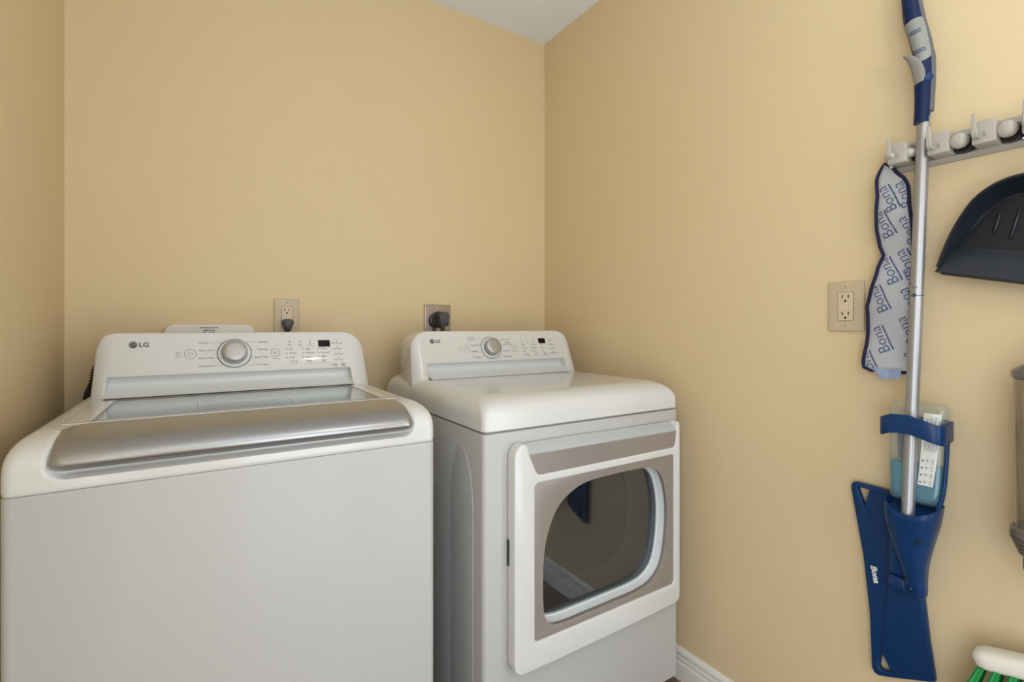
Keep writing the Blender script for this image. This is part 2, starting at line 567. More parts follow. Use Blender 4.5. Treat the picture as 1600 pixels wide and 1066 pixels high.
def control_panel(par, name, lower, k1=0.25, k2=0.4, left=1.0):
    """white backsplash with a notch across its lower front, rounded ends, narrower towards the wall"""
    zb = 0.958
    pts = [(-0.338, zb), (-0.285, zb), (-0.281, FACE_Z0), (0.281, FACE_Z0), (0.285, zb), (0.338, zb)]
    top, r = 1.1335, 0.064
    arc_r = [(0.328 - r + r * math.cos(a), top - r + r * math.sin(a)) for a in [PI / 2 * i / 10 for i in range(11)]]
    arc_l = [(-x, z) for x, z in reversed(arc_r)]
    out = pts + arc_r + arc_l

    def fn(u, v, w):
        back_ = max(0.0, 0.17 - w)
        return Vector(((u if u > -0.29 else -0.29 + (u + 0.29) * left) * (1 - k1 * back_ - k2 * back_ ** 2), FACE_Y0 + (v - FACE_Z0) * TILT + back_, v - 0.10 * back_ ** 1.5 * max(0, (v - 1.0) / 0.13)))
    bm = plate(out, [], 0.17, 0.004, fn, 2)
    for cut in [q * k for k in (0.262, 0.270, 0.278, 0.286, 0.294, 0.302, 0.310, 0.318, 0.326) for q in (-1, 1)]:
        bmesh.ops.bisect_plane(bm, geom=bm.verts[:] + bm.edges[:] + bm.faces[:], plane_co=(cut, 0, 0), plane_no=(1, 0, 0))
    p = obj(name, bm, M['plastic'], par, local=True, smooth=75)
    # round the two vertical front edges and the top edge
    for v in p.data.vertices:
        x, y, z = v.co
        front = FACE_Y0 + (z - FACE_Z0) * TILT
        if y - front < 0.02:
            e = (x if x > 0 else -x / (1 if left == 1 else 0.94)) - 0.292
            if e > 0:
                v.co.y += 0.026 * min(1.2, e / 0.045) ** 2.4
    prof = [(0.010, FACE_Z0 + 0.004), (0.020, FACE_Z0 - 0.004), (0.024, FACE_Z0 - 0.014), (0.020, FACE_Z0 - 0.026), (0.004, 0.993), (-0.022, 0.986), (-0.046, lower)]
    prof = spline(prof, 4)
    rows = [[(x, FACE_Y0 + dy, z) for dy, z in prof] for x in [-0.284 + 0.568 * i / 12 for i in range(13)]]
    obj('recess', loft(rows, False, False, False), M['pearl'], p, local=True)
    return p

def dial(p, u, v, dx=0.0):
    n = Vector((0, -CT, ST))
    o = face(u, v, 0)
    obj('dial_ring', lathe([(0.0404, 0), (0.0404, 0.0010), (0.0388, 0.0012), (0.0388, 0.0006)], o, n, 48, False, False), M['ink_dark'], p, local=True)
    obj('dial_base', lathe([(0.0388, 0.0004), (0.0382, 0.0022), (0.036, 0.0030), (0.030, 0.0026), (0.0285, 0.002)], o, n, 48, False, True), M['pearl'], p, local=True)
    obj('dial_shadow_gap', lathe([(0.0275, 0.003), (0.0275, 0.010)], o, n, 48), M['black'], p, label='black ring painted in as shade under the dial cap', local=True)  # black stands in for the shade in the gap under the cap
    obj('dial', lathe([(0.0295, 0.0085), (0.0298, 0.012), (0.0295, 0.022), (0.0288, 0.0245), (0.0268, 0.0262), (0.015, 0.0270), (0.001, 0.0273)], o, n, 56), M['knob'], p, label='round satin metal dial', local=True)

def logo(p, u, v, s=1.0):
    """round emblem and two letters"""
    bm = bmesh.new()
    r = 0.0083 * s
    add_fill(bm, circle(u, v, r), face, 0.0003)
    b2 = bmesh.new()
    add_strip(b2, circle(u, v, r * 0.72, 18, -PI * 0.02, PI * 1.45, False), r * 0.16, face, depth=0.0006)
    add_strip(b2, [(u + r * 0.72, v), (u + r * 0.15, v)], r * 0.16, face, depth=0.0006)
    add_strip(b2, [(u, v + r * 0.35), (u, v - r * 0.35), (u + r * 0.28, v - r * 0.35)], r * 0.16, face, depth=0.0006)
    add_fill(b2, circle(u - r * 0.33, v + r * 0.32, r * 0.13, 10), face, 0.0006)
    add_text(bm, 'LG', u + 0.0112 * s, v - 0.0052 * s, 0.0150 * s, face, bold=0.00045, sx=1.12)
    lg = obj('logo', bm, M['ink_dark'], p, label='dark grey round emblem with two letters', local=True)
    obj('emblem_lines', b2, M['ink_light'], lg, local=True) if lg.parent is None else None
    return b2

def button(bm, u, v, r, kind):
    add_strip(bm, circle(u, v, r, 30), 0.0011, face, True)
    if kind == 'power':
        add_strip(bm, circle(u, v - 0.0003, r * 0.42, 16, PI * 0.68, PI * 2.32, False), 0.0008, face)
        add_strip(bm, [(u, v), (u, v + r * 0.5)], 0.0008, face)
    else:
        add_fill(bm, [(u - r * 0.42, v - r * 0.34), (u - 0.0003, v), (u - r * 0.42, v + r * 0.34)], face)
        for k in (0.22, 0.45):
            add_strip(bm, [(u + r * k, v - r * 0.3), (u + r * k, v + r * 0.3)], 0.0008, face)

# ------------------------------------------------------------------ washing machine
WX, MY = -1.230, -0.800
wt = thing('washing_machine', (WX, MY, 0), 'white top-load washing machine with silver lid handle and glass lid, left of the dryer', 'washing machine')
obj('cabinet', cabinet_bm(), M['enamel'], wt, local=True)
for sx in (-1, 1):
    for yy in (0.06, 0.66):
        obj('foot', lathe([(0.022, 0), (0.024, 0.004), (0.022, 0.02), (0.012, 0.022), (0.012, 0.055)], (sx * 0.29, yy, 0), (0, 0, 1), 20), M['black'], wt, label='black levelling foot', local=True)

def smooth01(t):
    t = max(0.0, min(1.0, t))
    return t * t * (3 - 2 * t)

def washer_top():
    #       z       front   side    radius
    lev = [(0.8972, 0.0015, 0.0012, 0.013), (0.8985, 0.0006, 0.0005, 0.014), (0.903, 0.0, 0.0, 0.014)]
    lev += [(0.903 + 0.00125 * k, 0.0, 0.0, 0.014) for k in range(1, 18)]
    n = 34
    for k in range(1, n + 1):
        a = PI / 2 * k / n
        z = 0.9255 + 0.0545 * math.sin(a)
        lev.append((z, 0.105 * (1 - math.cos(a)) ** 1.3, 0.036 * (1 - math.cos(a)) ** 1.5, 0.014 + 0.016 * k / n))
    rings = []
    for z, f, s, r in lev:
        pts = rrect(-HW + s, HW - s, f, DEPTH - 0.004, r, 6, 180, 20)
        ring = []
        for x, y in pts:
            if y < 0.2 and 0.899 < z < 0.979:
                qx = abs(x - 0.001) - (0.2955 - 0.024)
                qz = (0.9140 + 0.024) - z
                d = math.hypot(max(qx, 0), max(qz, 0)) + min(max(qx, qz), 0) - 0.024
                fr = smooth01((f + 0.03 - y) / 0.02)
                y += (0.008 + 0.018 * smooth01((0.296 - abs(x - 0.001)) / 0.035)) * smooth01(-d / 0.0045) * fr
            ring.append((x, y, z))
        rings.append(ring)
    # opening for the tub under the glass
    for x0, x1, y0, y1, z in ((-0.268, 0.272, 0.130, 0.436, 0.980), (-0.268, 0.272, 0.130, 0.436, 0.965)):
        rings.append([(x, y, z) for x, y in rrect(x0, x1, y0, y1, 0.012, 6, 180, 20)])
    return loft(rings, False, False)
obj('top_cover', washer_top(), M['plastic'], wt, local=True, smooth=60)

tub_r = []
for z, k in ((0.9645, 0.0), (0.940, 0.02), (0.915, 0.35), (0.900, 1.0), (0.60, 1.0)):
    a = rrect(-0.268, 0.272, 0.130, 0.436, 0.02, 8, 8, 8)
    ring = []
    for x, y in a:
        an = math.atan2(y - 0.30, x)
        cx_, cy_ = 0.225 * math.cos(an), 0.30 + 0.145 * math.sin(an)
        ring.append((x + (cx_ - x) * k, y + (cy_ - y) * k, z))
    tub_r.append(ring)
obj('tub', loft(tub_r, False, True), M['tub'], wt, local=True)

lid = obj('lid', plate(rrect(-0.2985, 0.2985, 0.121, 0.441, 0.006, 4), [rrect(-0.258, 0.266, 0.140, 0.430, 0.004, 3)], 0.0050, 0.0014, lambda u, v, w: Vector((u, v, 0.9760 + w))), M['plastic'], wt, local=True)
obj('lid_glass', box((-0.2575, 0.1405, 0.9780), (0.2655, 0.4295, 0.9806)), M['lid_glass'], lid, label='clear glass lid window', local=True)
bm = bmesh.new()
for a, b, c, d in ((-0.258, 0.266, 0.140, 0.1435), (-0.258, 0.266, 0.4265, 0.430), (-0.258, -0.2545, 0.140, 0.430), (0.2625, 0.266, 0.140, 0.430)):
    add_box(bm, (a, c, 0.9806), (b, d, 0.9813))
obj('glass_gasket', bm, M['gasket'], lid, label='thin grey seal round the lid glass', local=True)
add_t = bmesh.new()
gl = lambda u, v, w: Vector((u, v, 0.9808 + w))
add_strip(add_t, [(-0.10, 0.30), (-0.10, 0.17), (0.08, 0.17), (0.08, 0.30)], 0.0012, gl, True)
for k in range(4):
    add_strip(add_t, [(-0.09, 0.19 + 0.018 * k), (0.03 + 0.012 * k, 0.19 + 0.018 * k)], 0.0012, gl)
obj('glass_print', add_t, M['ink'], lid, local=True)

def lid_handle():
    prof = spline([(0.022, 0.9275), (0.006, 0.9285), (-0.001, 0.9345), (-0.001, 0.943), (0.007, 0.954), (0.024, 0.9655), (0.050, 0.9755), (0.099, 0.9835)], 6)
    n = len(prof)
    half, rc = 0.293, 0.022
    arc = [0.0]
    for a, b in zip(prof, prof[1:]):
        arc.append(arc[-1] + math.hypot(b[0] - a[0], b[1] - a[1]))
    tot = arc[-1]
    bm = bmesh.new()
    rows = []
    nu = 60
    for j, (y, z) in enumerate(prof):
        s = arc[j]
        e = 0.0
        for q in (s - 0.004, tot - s):
            if q < rc:
                e = max(e, rc - math.sqrt(max(0.0, rc * rc - (rc - max(q, 0)) ** 2)))
        a = prof[max(j - 1, 0)]
        b = prof[min(j + 1, n - 1)]
        l = math.hypot(b[0] - a[0], b[1] - a[1])
        ny, nz = -(b[1] - a[1]) / l, (b[0] - a[0]) / l
        row = []
        for i in range(nu + 1):
            t = -1 + 2 * i / nu
            t = math.copysign(1 - (1 - abs(t)) ** 1.6, t)
            x = t * (half - e)
            edge = (half - e) - abs(x)
            sink = 0.0
            if edge < 0.016:
                k = 1 - edge / 0.016
                sink = 0.009 * (1 - math.sqrt(max(0, 1 - k * k)))
            row.append(bm.verts.new((x + 0.001, y - ny * sink, z - nz * sink)))
        rows.append(row)
    inner = [[bm.verts.new(v.co + Vector((0, 0.005, -0.003))) for v in row] for row in rows]
    for g in (rows, inner):
        for r0, r1 in zip(g, g[1:]):
            for i in range(nu):
                bm.faces.new((r0[i], r0[i + 1], r1[i + 1], r1[i]))
    for a, b in ((rows[0], inner[0]), (rows[-1], inner[-1])):
        for i in range(nu):
            bm.faces.new((a[i], a[i + 1], b[i + 1], b[i]))
    for i in (0, nu):
        for j in range(n - 1):
            bm.faces.new((rows[j][i], rows[j + 1][i], inner[j + 1][i], inner[j][i]))
    return bm
hb = lid_handle()
obj('lid_handle', hb, M['silver'], lid, label='wide brushed silver lid handle', local=True, smooth=60)

wp = control_panel(wt, 'control_panel', 0.984, 0.10, 0.2, 0.45)
dial(wp, -0.018, 1.0776)
b2 = logo(wp, -0.2345, 1.1041)
obj('emblem_lines', b2, M['ink_light'], wp, local=True)
bm = bmesh.new()
button(bm, -0.117, 1.0785, 0.0125, 'power')
obj('power_button', bm, M['ink'], wp, local=True)
bm = bmesh.new()
button(bm, 0.0812, 1.0769, 0.0112, 'play')
obj('start_button', bm, M['ink'], wp, local=True)
obj('display', box((0, 0, 0), (1, 1, 1)), M['display'], wp, local=True)
def display_bm(u0, u1, v0, v1):
    return loft([[face(u0, v0, w), face(u1, v0, w), face(u1, v1, w), face(u0, v1, w)] for w in (0.0002, 0.0008)])
def swap(o, bm, m):
    bmesh.ops.recalc_face_normals(bm, faces=bm.faces)
    bm.to_mesh(o.data)
    bm.free()
    finish_mesh(o.data, m)
swap(bpy.data.objects['display'], display_bm(0.1955, 0.2282, 1.0900, 1.1090), M['display'])

def split_print(bm, parent, c0, c1):
    for name, lo, hi in (('care_marks', -9, c0), ('cycle_names', c0, c1), ('setting_marks', c1, 9)):
        b = bm.copy()
        bmesh.ops.delete(b, geom=[f for f in b.faces if not lo <= f.calc_center_median().x < hi], context='FACES')
        obj(name, b, M['ink'], parent, label='grey printed ' + name.replace('_', ' '), local=True)
    bm.free()

def panel_print():
    bm = bmesh.new()
    S = 0.0070
    for s, v, ll in (('Normal', 1.1062, 0.030), ('Heavy Duty', 1.0866, 0.006), ('Deep Wash', 1.0673, 0.007), ('Waterproof', 1.0464, 0.020)):
        add_text(bm, s, -0.0985, v - 0.002, S, face)
    add_strip(bm, [(-0.072, 1.1068), (-0.049, 1.1068), (-0.043, 1.1040)], 0.0006, face)
    add_strip(bm, [(-0.061, 1.0868), (-0.057, 1.0868)], 0.0006, face)
    add_strip(bm, [(-0.061, 1.0672), (-0.057, 1.0672)], 0.0006, face)
    add_strip(bm, [(-0.062, 1.0466), (-0.049, 1.0466), (-0.044, 1.0500)], 0.0006, face)
    for s, v in (('Bedding', 1.1062), ('Delicates', 1.0866), ('Speed Wash', 1.0660), ('Tub Clean', 1.0456)):
        add_text(bm, s, 0.0632, v - 0.002, S, face, align='RIGHT')
    add_strip(bm, [(0.035, 1.1068), (0.012, 1.1068), (0.008, 1.1040)], 0.0006, face)
    add_strip(bm, [(0.027, 1.0868), (0.022, 1.0868)], 0.0006, face)
    add_strip(bm, [(0.024, 1.0660), (0.022, 1.0660)], 0.0006, face)
    add_strip(bm, [(0.034, 1.0458), (0.012, 1.0458), (0.007, 1.0490)], 0.0006, face)
    # care marks beside the power button
    for k, (du, w) in enumerate(((0, 0.008), (0.001, 0.007), (-0.003, 0.016))):
        add_strip(bm, [(-0.148 + du, 1.0815 - 0.0055 * k), (-0.148 + du + w, 1.0815 - 0.0055 * k)], 0.0009, face)
    add_strip(bm, circle(-0.143, 1.0800, 0.0045, 14), 0.0007, face, True)
    add_strip(bm, [(0.072, 1.0605), (0.091, 1.0605)], 0.0009, face)
    for u in (0.119, 0.146, 0.173):
        add_fill(bm, circle(u, 1.1060, 0.0021, 10), face)
        add_fill(bm, [(u - 0.0025, 1.0966), (u + 0.0025, 1.0966), (u + 0.0025, 1.0992), (u - 0.0025, 1.0992)], face)
        add_strip(bm, [(u - 0.008, 1.0930), (u + 0.008, 1.0930)], 0.0006, face)
    for u, ws in ((0.1098, ('Hot', 'Warm', 'Cold')), (0.1528, ('High', 'Medium', 'Low')), (0.1946, ('Heavy', 'Normal', 'Light'))):
        for k, w in enumerate(ws):
            v = 1.0850 - 0.0112 * k
            add_fill(bm, circle(u, v, 0.0016, 10), face)
            add_text(bm, w, u + 0.0065, v - 0.0020, 0.0072, face)
    for u, w in ((0.128, 'Temp.'), (0.168, 'Spin'), (0.208, 'Soil')):
        add_text(bm, w, u, 1.0490, 0.0085, face, align='CENTER')
        add_strip(bm, [(u - 0.015, 1.0448), (u + 0.017, 1.0448)], 0.0006, face)
    for k, (u, w) in enumerate(((0.2478, 'Add Garments'), (0.2484, 'Extra Rinse'), (0.2494, 'Water Plus'), (0.250, 'Delay Wash'))):
        v = 1.1055 - 0.0161 * k
        add_fill(bm, circle(u, v, 0.0018, 10), face)
        add_text(bm, w, u, v - 0.0075, 0.0058, face, align='CENTER')
    add_strip(bm, [(0.237, 1.1115), (0.259, 1.1115)], 0.0006, face)
    add_text(bm, 'WiFi', 0.2265, 1.0345, 0.0085, face, sx=1.1)
    add_strip(bm, circle(0.2375, 1.0368, 0.0052, 16), 0.0006, face, True)
    add_text(bm, 'IQ', 0.2560, 1.0335, 0.0115, face, bold=0.0003)
    return bm
split_print(panel_print(), wp, -0.128, 0.100)
# corrugated drain hose looping up behind the panel
path = spline([(-0.348, 0.745, 0.52), (-0.350, 0.742, 0.80), (-0.3485, 0.735, 0.94), (-0.333, 0.705, 0.99), (-0.325, 0.712, 1.033), (-0.308, 0.735, 1.043), (-0.300, 0.755, 1.01), (-0.30, 0.755, 0.80)], 26)
rads = [0.0165 if i % 4 < 2 else 0.0125 for i in range(len(path))]
obj('drain_hose', tube(path, rads, 14), M['black'], wt, label='black corrugated drain hose', local=True, smooth=25)

# ------------------------------------------------------------------ clothes dryer
DXC = -0.425
dt = thing('clothes_dryer', (DXC, MY - 0.006, 0), 'white front-load clothes dryer with dark window door, right of the washing machine', 'clothes dryer')
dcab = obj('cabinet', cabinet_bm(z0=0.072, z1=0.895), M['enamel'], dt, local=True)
for sx in (-1, 1):
    for yy in (0.05, 0.66):
        obj('foot', lathe([(0.024, 0), (0.026, 0.004), (0.024, 0.03), (0.012, 0.032), (0.012, 0.078)], (sx * 0.305, yy, 0), (0, 0, 1), 20), M['black'], dt, label='black levelling foot', local=True)
# pressed arch panels on both flanks
def flank(sx):
    out = [(0.178, 0.10), (0.052, 0.10), (0.052, 0.70)]
    out += [(0.115 - 0.063 * math.cos(a), 0.70 + 0.147 * math.sin(a)) for a in [PI * k / 20 for k in range(1, 20)]]
    out += [(0.178, 0.70)]
    return plate(out, [], 0.004, 0.0018, lambda u, v, w: Vector((sx * (HW - 0.0025 + w), u, v)))
for sx in (-1, 1):
    obj('side_panel', flank(sx), M['enamel'], dt, local=True)

def dryer_top():
    lev = [(0.8965, 0.007, 0.007, 0.014), (0.8990, 0.004, 0.004, 0.016), (0.9015, 0.0, 0.0, 0.017), (0.925, 0.0, 0.0, 0.017), (0.936, 0.001, 0.001, 0.018)]
    n = 12
    for k in range(1, n + 1):
        a = PI / 2 * k / n
        lev.append((0.938 + 0.042 * math.sin(a), 0.003 + 0.072 * (1 - math.cos(a)), 0.002 + 0.050 * (1 - math.cos(a)), 0.018 + 0.030 * k / n))
    rings = [[(x, y, z) for x, y in rrect(-HW + s, HW - s, f, DEPTH - 0.003, r, 8)] for z, f, s, r in lev]
    return loft(rings, True, True)
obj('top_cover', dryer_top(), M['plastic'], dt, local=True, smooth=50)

dp = control_panel(dt, 'control_panel', 0.981)
dial(dp, -0.035, 1.0735)
b2 = logo(dp, -0.2545, 1.1000, 0.93)
obj('emblem_lines', b2, M['ink_light'], dp, local=True)
bm = bmesh.new()
button(bm, -0.1325, 1.0725, 0.0120, 'power')
obj('power_button', bm, M['ink'], dp, local=True)
bm = bmesh.new()
button(bm, 0.0605, 1.0738, 0.0115, 'play')
obj('start_button', bm, M['ink'], dp, local=True)
obj('display', display_bm(0.1755, 0.2070, 1.0855, 1.1045), M['display'], dp, local=True)
def dryer_print():
    bm = bmesh.new()
    S = 0.0080
    for s, u, v in (('Cotton/', -0.1205, 1.1090), ('Normal', -0.1205, 1.1010), ('Heavy Duty', -0.1135, 1.0820), ('Bedding', -0.1135, 1.0610), ('Delicates', -0.1110, 1.0410)):
        add_text(bm, s, u, v, S, face)
    add_strip(bm, [(-0.1215, 1.1000), (-0.1215, 1.0840), (-0.116, 1.0840)], 0.0006, face)
    add_strip(bm, [(-0.1135, 1.0600), (-0.1135, 1.0430), (-0.112, 1.0430)], 0.0006, face)
    add_strip(bm, [(-0.088, 1.1030), (-0.074, 1.1030)], 0.0006, face)
    add_strip(bm, [(-0.079, 1.0430), (-0.070, 1.0450)], 0.0006, face)
    for s, u, v in (('Perm. Press', 0.0480, 1.1005), ('Sensor', 0.0480, 1.0895), ('Speed Dry', 0.0500, 1.0825), ('Time Dry', 0.0420, 1.0605), ('Freshen Up', 0.0460, 1.0405)):
        add_text(bm, s, u, v, S * 0.95, face, align='RIGHT')
    add_strip(bm, [(0.0440, 1.0600), (0.0475, 1.0600), (0.0475, 1.0420)], 0.0006, face)
    add_strip(bm, [(0.004, 1.0625), (0.010, 1.0625)], 0.0006, face)
    add_strip(bm, [(0.001, 1.0440), (0.006, 1.0430)], 0.0006, face)
    for k in range(3):
        add_strip(bm, [(-0.161, 1.0775 - 0.0055 * k), (-0.153 + 0.003 * (k == 2), 1.0775 - 0.0055 * k)], 0.001, face)
    add_strip(bm, [(0.050, 1.0580), (0.071, 1.0580)], 0.0008, face)
    for u in (0.0977, 0.1233, 0.1504):
        add_fill(bm, circle(u, 1.1020, 0.0021, 10), face)
        add_fill(bm, [(u - 0.0005, 1.0905), (u + 0.0045, 1.0905), (u + 0.002, 1.0945)], face)
        add_strip(bm, [(u - 0.006, 1.0880), (u + 0.010, 1.0880)], 0.0006, face)
    for u, ws in ((0.0935, ('High', 'Medium', 'Low')), (0.1340, ('Very Dry', 'Normal', 'Damp')), (0.1800, ('60', '40', '20'))):
        for k, w in enumerate(ws):
            v = 1.0810 - 0.0113 * k
            add_fill(bm, circle(u, v, 0.0012, 8), face)
            add_text(bm, w, u + 0.004, v - 0.0022, 0.0068, face)
    for u, w in ((0.1120, 'Temp.'), (0.1530, 'Dry'), (0.1960, 'Time')):
        add_text(bm, w, u, 1.0450, 0.0085, face, align='CENTER')
        add_strip(bm, [(u - 0.014, 1.0415), (u + 0.014, 1.0415)], 0.0006, face)
    for k, w in enumerate(('Signal', 'Less Time', 'More Time', 'Wrinkle Care')):
        u, v = 0.229 + 0.0025 * k, 1.1025 - 0.0160 * k
        add_fill(bm, circle(u, v, 0.0018, 10), face)
        add_text(bm, w, u, v - 0.0078, 0.0060, face, align='CENTER')
    return bm
split_print(dryer_print(), dp, -0.146, 0.082)

# door: x -0.279 .. 0.309, z 0.325 .. 0.868, window lies deep in a white liner
WIN = [(-0.054, 0.7455), (-0.105, 0.729), (-0.145, 0.701), (-0.172, 0.657), (-0.188, 0.605), (-0.193, 0.55), (-0.193, 0.48), (-0.188, 0.440), (-0.170, 0.415), (-0.130, 0.406), (-0.05, 0.4055), (0.05, 0.406), (0.13, 0.408), (0.190, 0.420), (0.231, 0.456), (0.250, 0.52), (0.257, 0.60), (0.251, 0.66), (0.235, 0.708), (0.209, 0.737), (0.17, 0.748), (0.10, 0.7505), (0.02, 0.750)]
def _win():
    m = len(WIN)
    P = [Vector(p) for p in WIN]
    out = []
    for i in range(m):
        a, b, c, d = P[i - 1], P[i], P[(i + 1) % m], P[(i + 2) % m]
        for k in range(5):
            t = k / 5
            q = 0.5 * (2 * b + (c - a) * t + (2 * a - 5 * b + 4 * c - d) * t * t + (3 * b - a - 3 * c + d) * t ** 3)
            out.append(q)
    return out
WIN_S = _win()
WIN_C = Vector((0.032, 0.578))
def window_loop(y, k=1.0, grow=0.0):
    res = []
    m = len(WIN_S)
    for i, q in enumerate(WIN_S):
        t = (WIN_S[(i + 1) % m] - WIN_S[i - 1]).normalized()
        nrm = Vector((-t.y, t.x))
        if nrm.dot(q - WIN_C) < 0:
            nrm = -nrm
        p = WIN_C + (q - WIN_C) * k + nrm * grow
        res.append((p.x, p.y))
    return res
DT = 0.034
fr = lambda u, v, w: Vector((u, -w - 0.001, v))
def round_poly(pts, r, n=6):
    out = []
    m = len(pts)
    for i in range(m):
        p, a, b = Vector(pts[i]), Vector(pts[i - 1]), Vector(pts[(i + 1) % m])
        da, db = (a - p).normalized(), (b - p).normalized()
        rr = r[i] if isinstance(r, (list, tuple)) else r
        p0, p1 = p + da * rr, p + db * rr
        for k in range(n + 1):
            t = k / n
            q = p0 * (1 - t) ** 2 + p * 2 * t * (1 - t) + p1 * t * t
            out.append((q.x, q.y))
    return out
boolean_cut(dcab, loft([[(x, y, z) for x, z in window_loop(0, 1.0, grow=0.006)] for y in (-0.02, 0.50)]))
door_out = [(-0.279, 0.355), (-0.279, 0.835), (-0.276, 0.850), (-0.270, 0.860), (-0.262, 0.8665), (-0.254, 0.8690), (-0.247, 0.8675), (-0.2415, 0.8620), (-0.2385, 0.852)]
notch = [(-0.2375, 0.845), (-0.2125, 0.7895), (0.2880, 0.7915), (0.2955, 0.8400)]
door_out += round_poly(notch, [0.001, 0.014, 0.014, 0.001])
door_out += [(0.2965, 0.852), (0.2985, 0.862), (0.3015, 0.8650), (0.3045, 0.8640), (0.3075, 0.8600), (0.309, 0.852)]
door_out += [(0.309, 0.372)] + [(0.287 + 0.022 * math.cos(a), 0.350 - 0.022 * math.sin(a)) for a in [PI / 2 * k / 6 for k in range(1, 7)]]
door_out += [(0.10, 0.3235), (-0.10, 0.3215), (-0.250, 0.322)] + [(-0.252 - 0.027 * math.sin(a), 0.350 - 0.028 * math.cos(a)) for a in [PI / 2 * k / 6 for k in range(1, 6)]]
bez = rrect(-0.2205, 0.2835, 0.387, 0.7705, 0.012, 5)
door = obj('door', plate(door_out, [bez[::-1]], DT, 0.0045, fr, 4), M['plastic'], dt, local=True, smooth=50)
obj('door_backing', plate([(-0.270, 0.340), (0.300, 0.340), (0.300, 0.850), (-0.270, 0.850)], [window_loop(0, grow=0.004)[::-1]], 0.012, 0.001, fr), M['plastic_b'], door, local=True)
bez2 = rrect(-0.228, 0.291, 0.380, 0.778, 0.014, 5)
obj('window_frame', plate(bez2, [window_loop(0)[::-1]], 0.012, 0.0008, lambda u, v, w: Vector((u, -0.018 - w, v))), M['taupe'], door, label='taupe frame round the door window', local=True)
obj('window_liner', loft([[(x, y, z) for x, z in window_loop(0, 1.0, grow=gr)] for y, gr in ((-0.0295, 0.0003), (-0.015, 0.0), (0.0045, -0.003), (0.006, -0.010))], False, False), M['pearl'], door, label='pale white rim inside the window', local=True)
glass_pts = window_loop(0, 1.0, grow=-0.003)
obj('window_glass', loft([[(x, y, z) for x, z in glass_pts] for y in (0.005, 0.008)]), M['glass'], door, label='dark see-through door window', local=True)
obj('door_gasket', loft([[(x, y, z) for x, z in window_loop(0, k, grow=-0.004)] for y, k in ((0.009, 1.0), (0.05, 0.97), (0.085, 0.92), (0.10, 0.88))], False, False), M['gasket'], door, label='grey inner ring behind the window', local=True)
def sheet(pts4, nu=16, nv=4):
    """bilinear sheet from four corners given counter-clockwise"""
    a, b, c, d = [Vector(p) for p in pts4]
    return loft([[(a + (b - a) * i / nu) * (1 - j / nv) + (d + (c - d) * i / nu) * (j / nv) for i in range(nu + 1)] for j in range(nv + 1)], False, False, False)
def wedge(front, depth):
    """solid slab: a front quad swept back along y"""
    bm_ = loft([[Vector(p) for p in front], [Vector(p) + Vector((0, depth, 0)) for p in front]])
    return bm_
gs = wedge([(-0.2240, -0.0315, 0.783), (0.2950, -0.0315, 0.785), (0.3000, -0.0315, 0.8395), (-0.2440, -0.0315, 0.8425)], 0.012)
obj('grip_strip', gs, M['taupe'], door, label='taupe strip under the door grip', local=True)
rows = []
for k in range(7):
    t = k / 6
    rows.append([(x, -0.0318 + 0.026 * t ** 1.2, 0.8410 - 0.002 * (x > 0) + 0.0240 * t) for x in [-0.242 + 0.545 * i / 14 for i in range(15)]])
obj('grip_recess', loft(rows, False, False, False), M['scoop'], door, label='pale scooped finger grip', local=True)
obj('door_latch', box((-0.2805, -0.010, 0.578), (-0.2785, -0.002, 0.640)), M['black'], door, local=True)
obj('drum', lathe([(0.205, 0.0), (0.245, 0.02), (0.250, 0.06), (0.250, 0.34), (0.236, 0.36), (0.001, 0.37)], (0.03, 0.105, 0.575), (0, 1, 0), 56, False, False), M['drum'], dt, local=True)
for k in range(3):
    a = 2 * PI * k / 3 - 1.1
    c = Vector((0.03 + 0.243 * math.cos(a), 0.15, 0.575 + 0.243 * math.sin(a)))
    n = Vector((-math.cos(a), 0, -math.sin(a)))
    t_ = Vector((-math.sin(a), 0, math.cos(a)))
    fin = loft([[c + Vector((0, y, 0)) + t_ * s * 0.035 * w + n * h * w for s, h in ((-1, -0.006), (-0.6, 0.03), (-0.2, 0.045), (0.2, 0.045), (0.6, 0.03), (1, -0.006))] for y, w in ((0, 0.6), (0.03, 1), (0.26, 1), (0.29, 0.6))])
    obj('drum_fin', fin, M['drum'], dt, local=True)

# ------------------------------------------------------------------ fixtures on the rear wall
def receptacle(name, x, y, fnw, label, group=None):
    pass

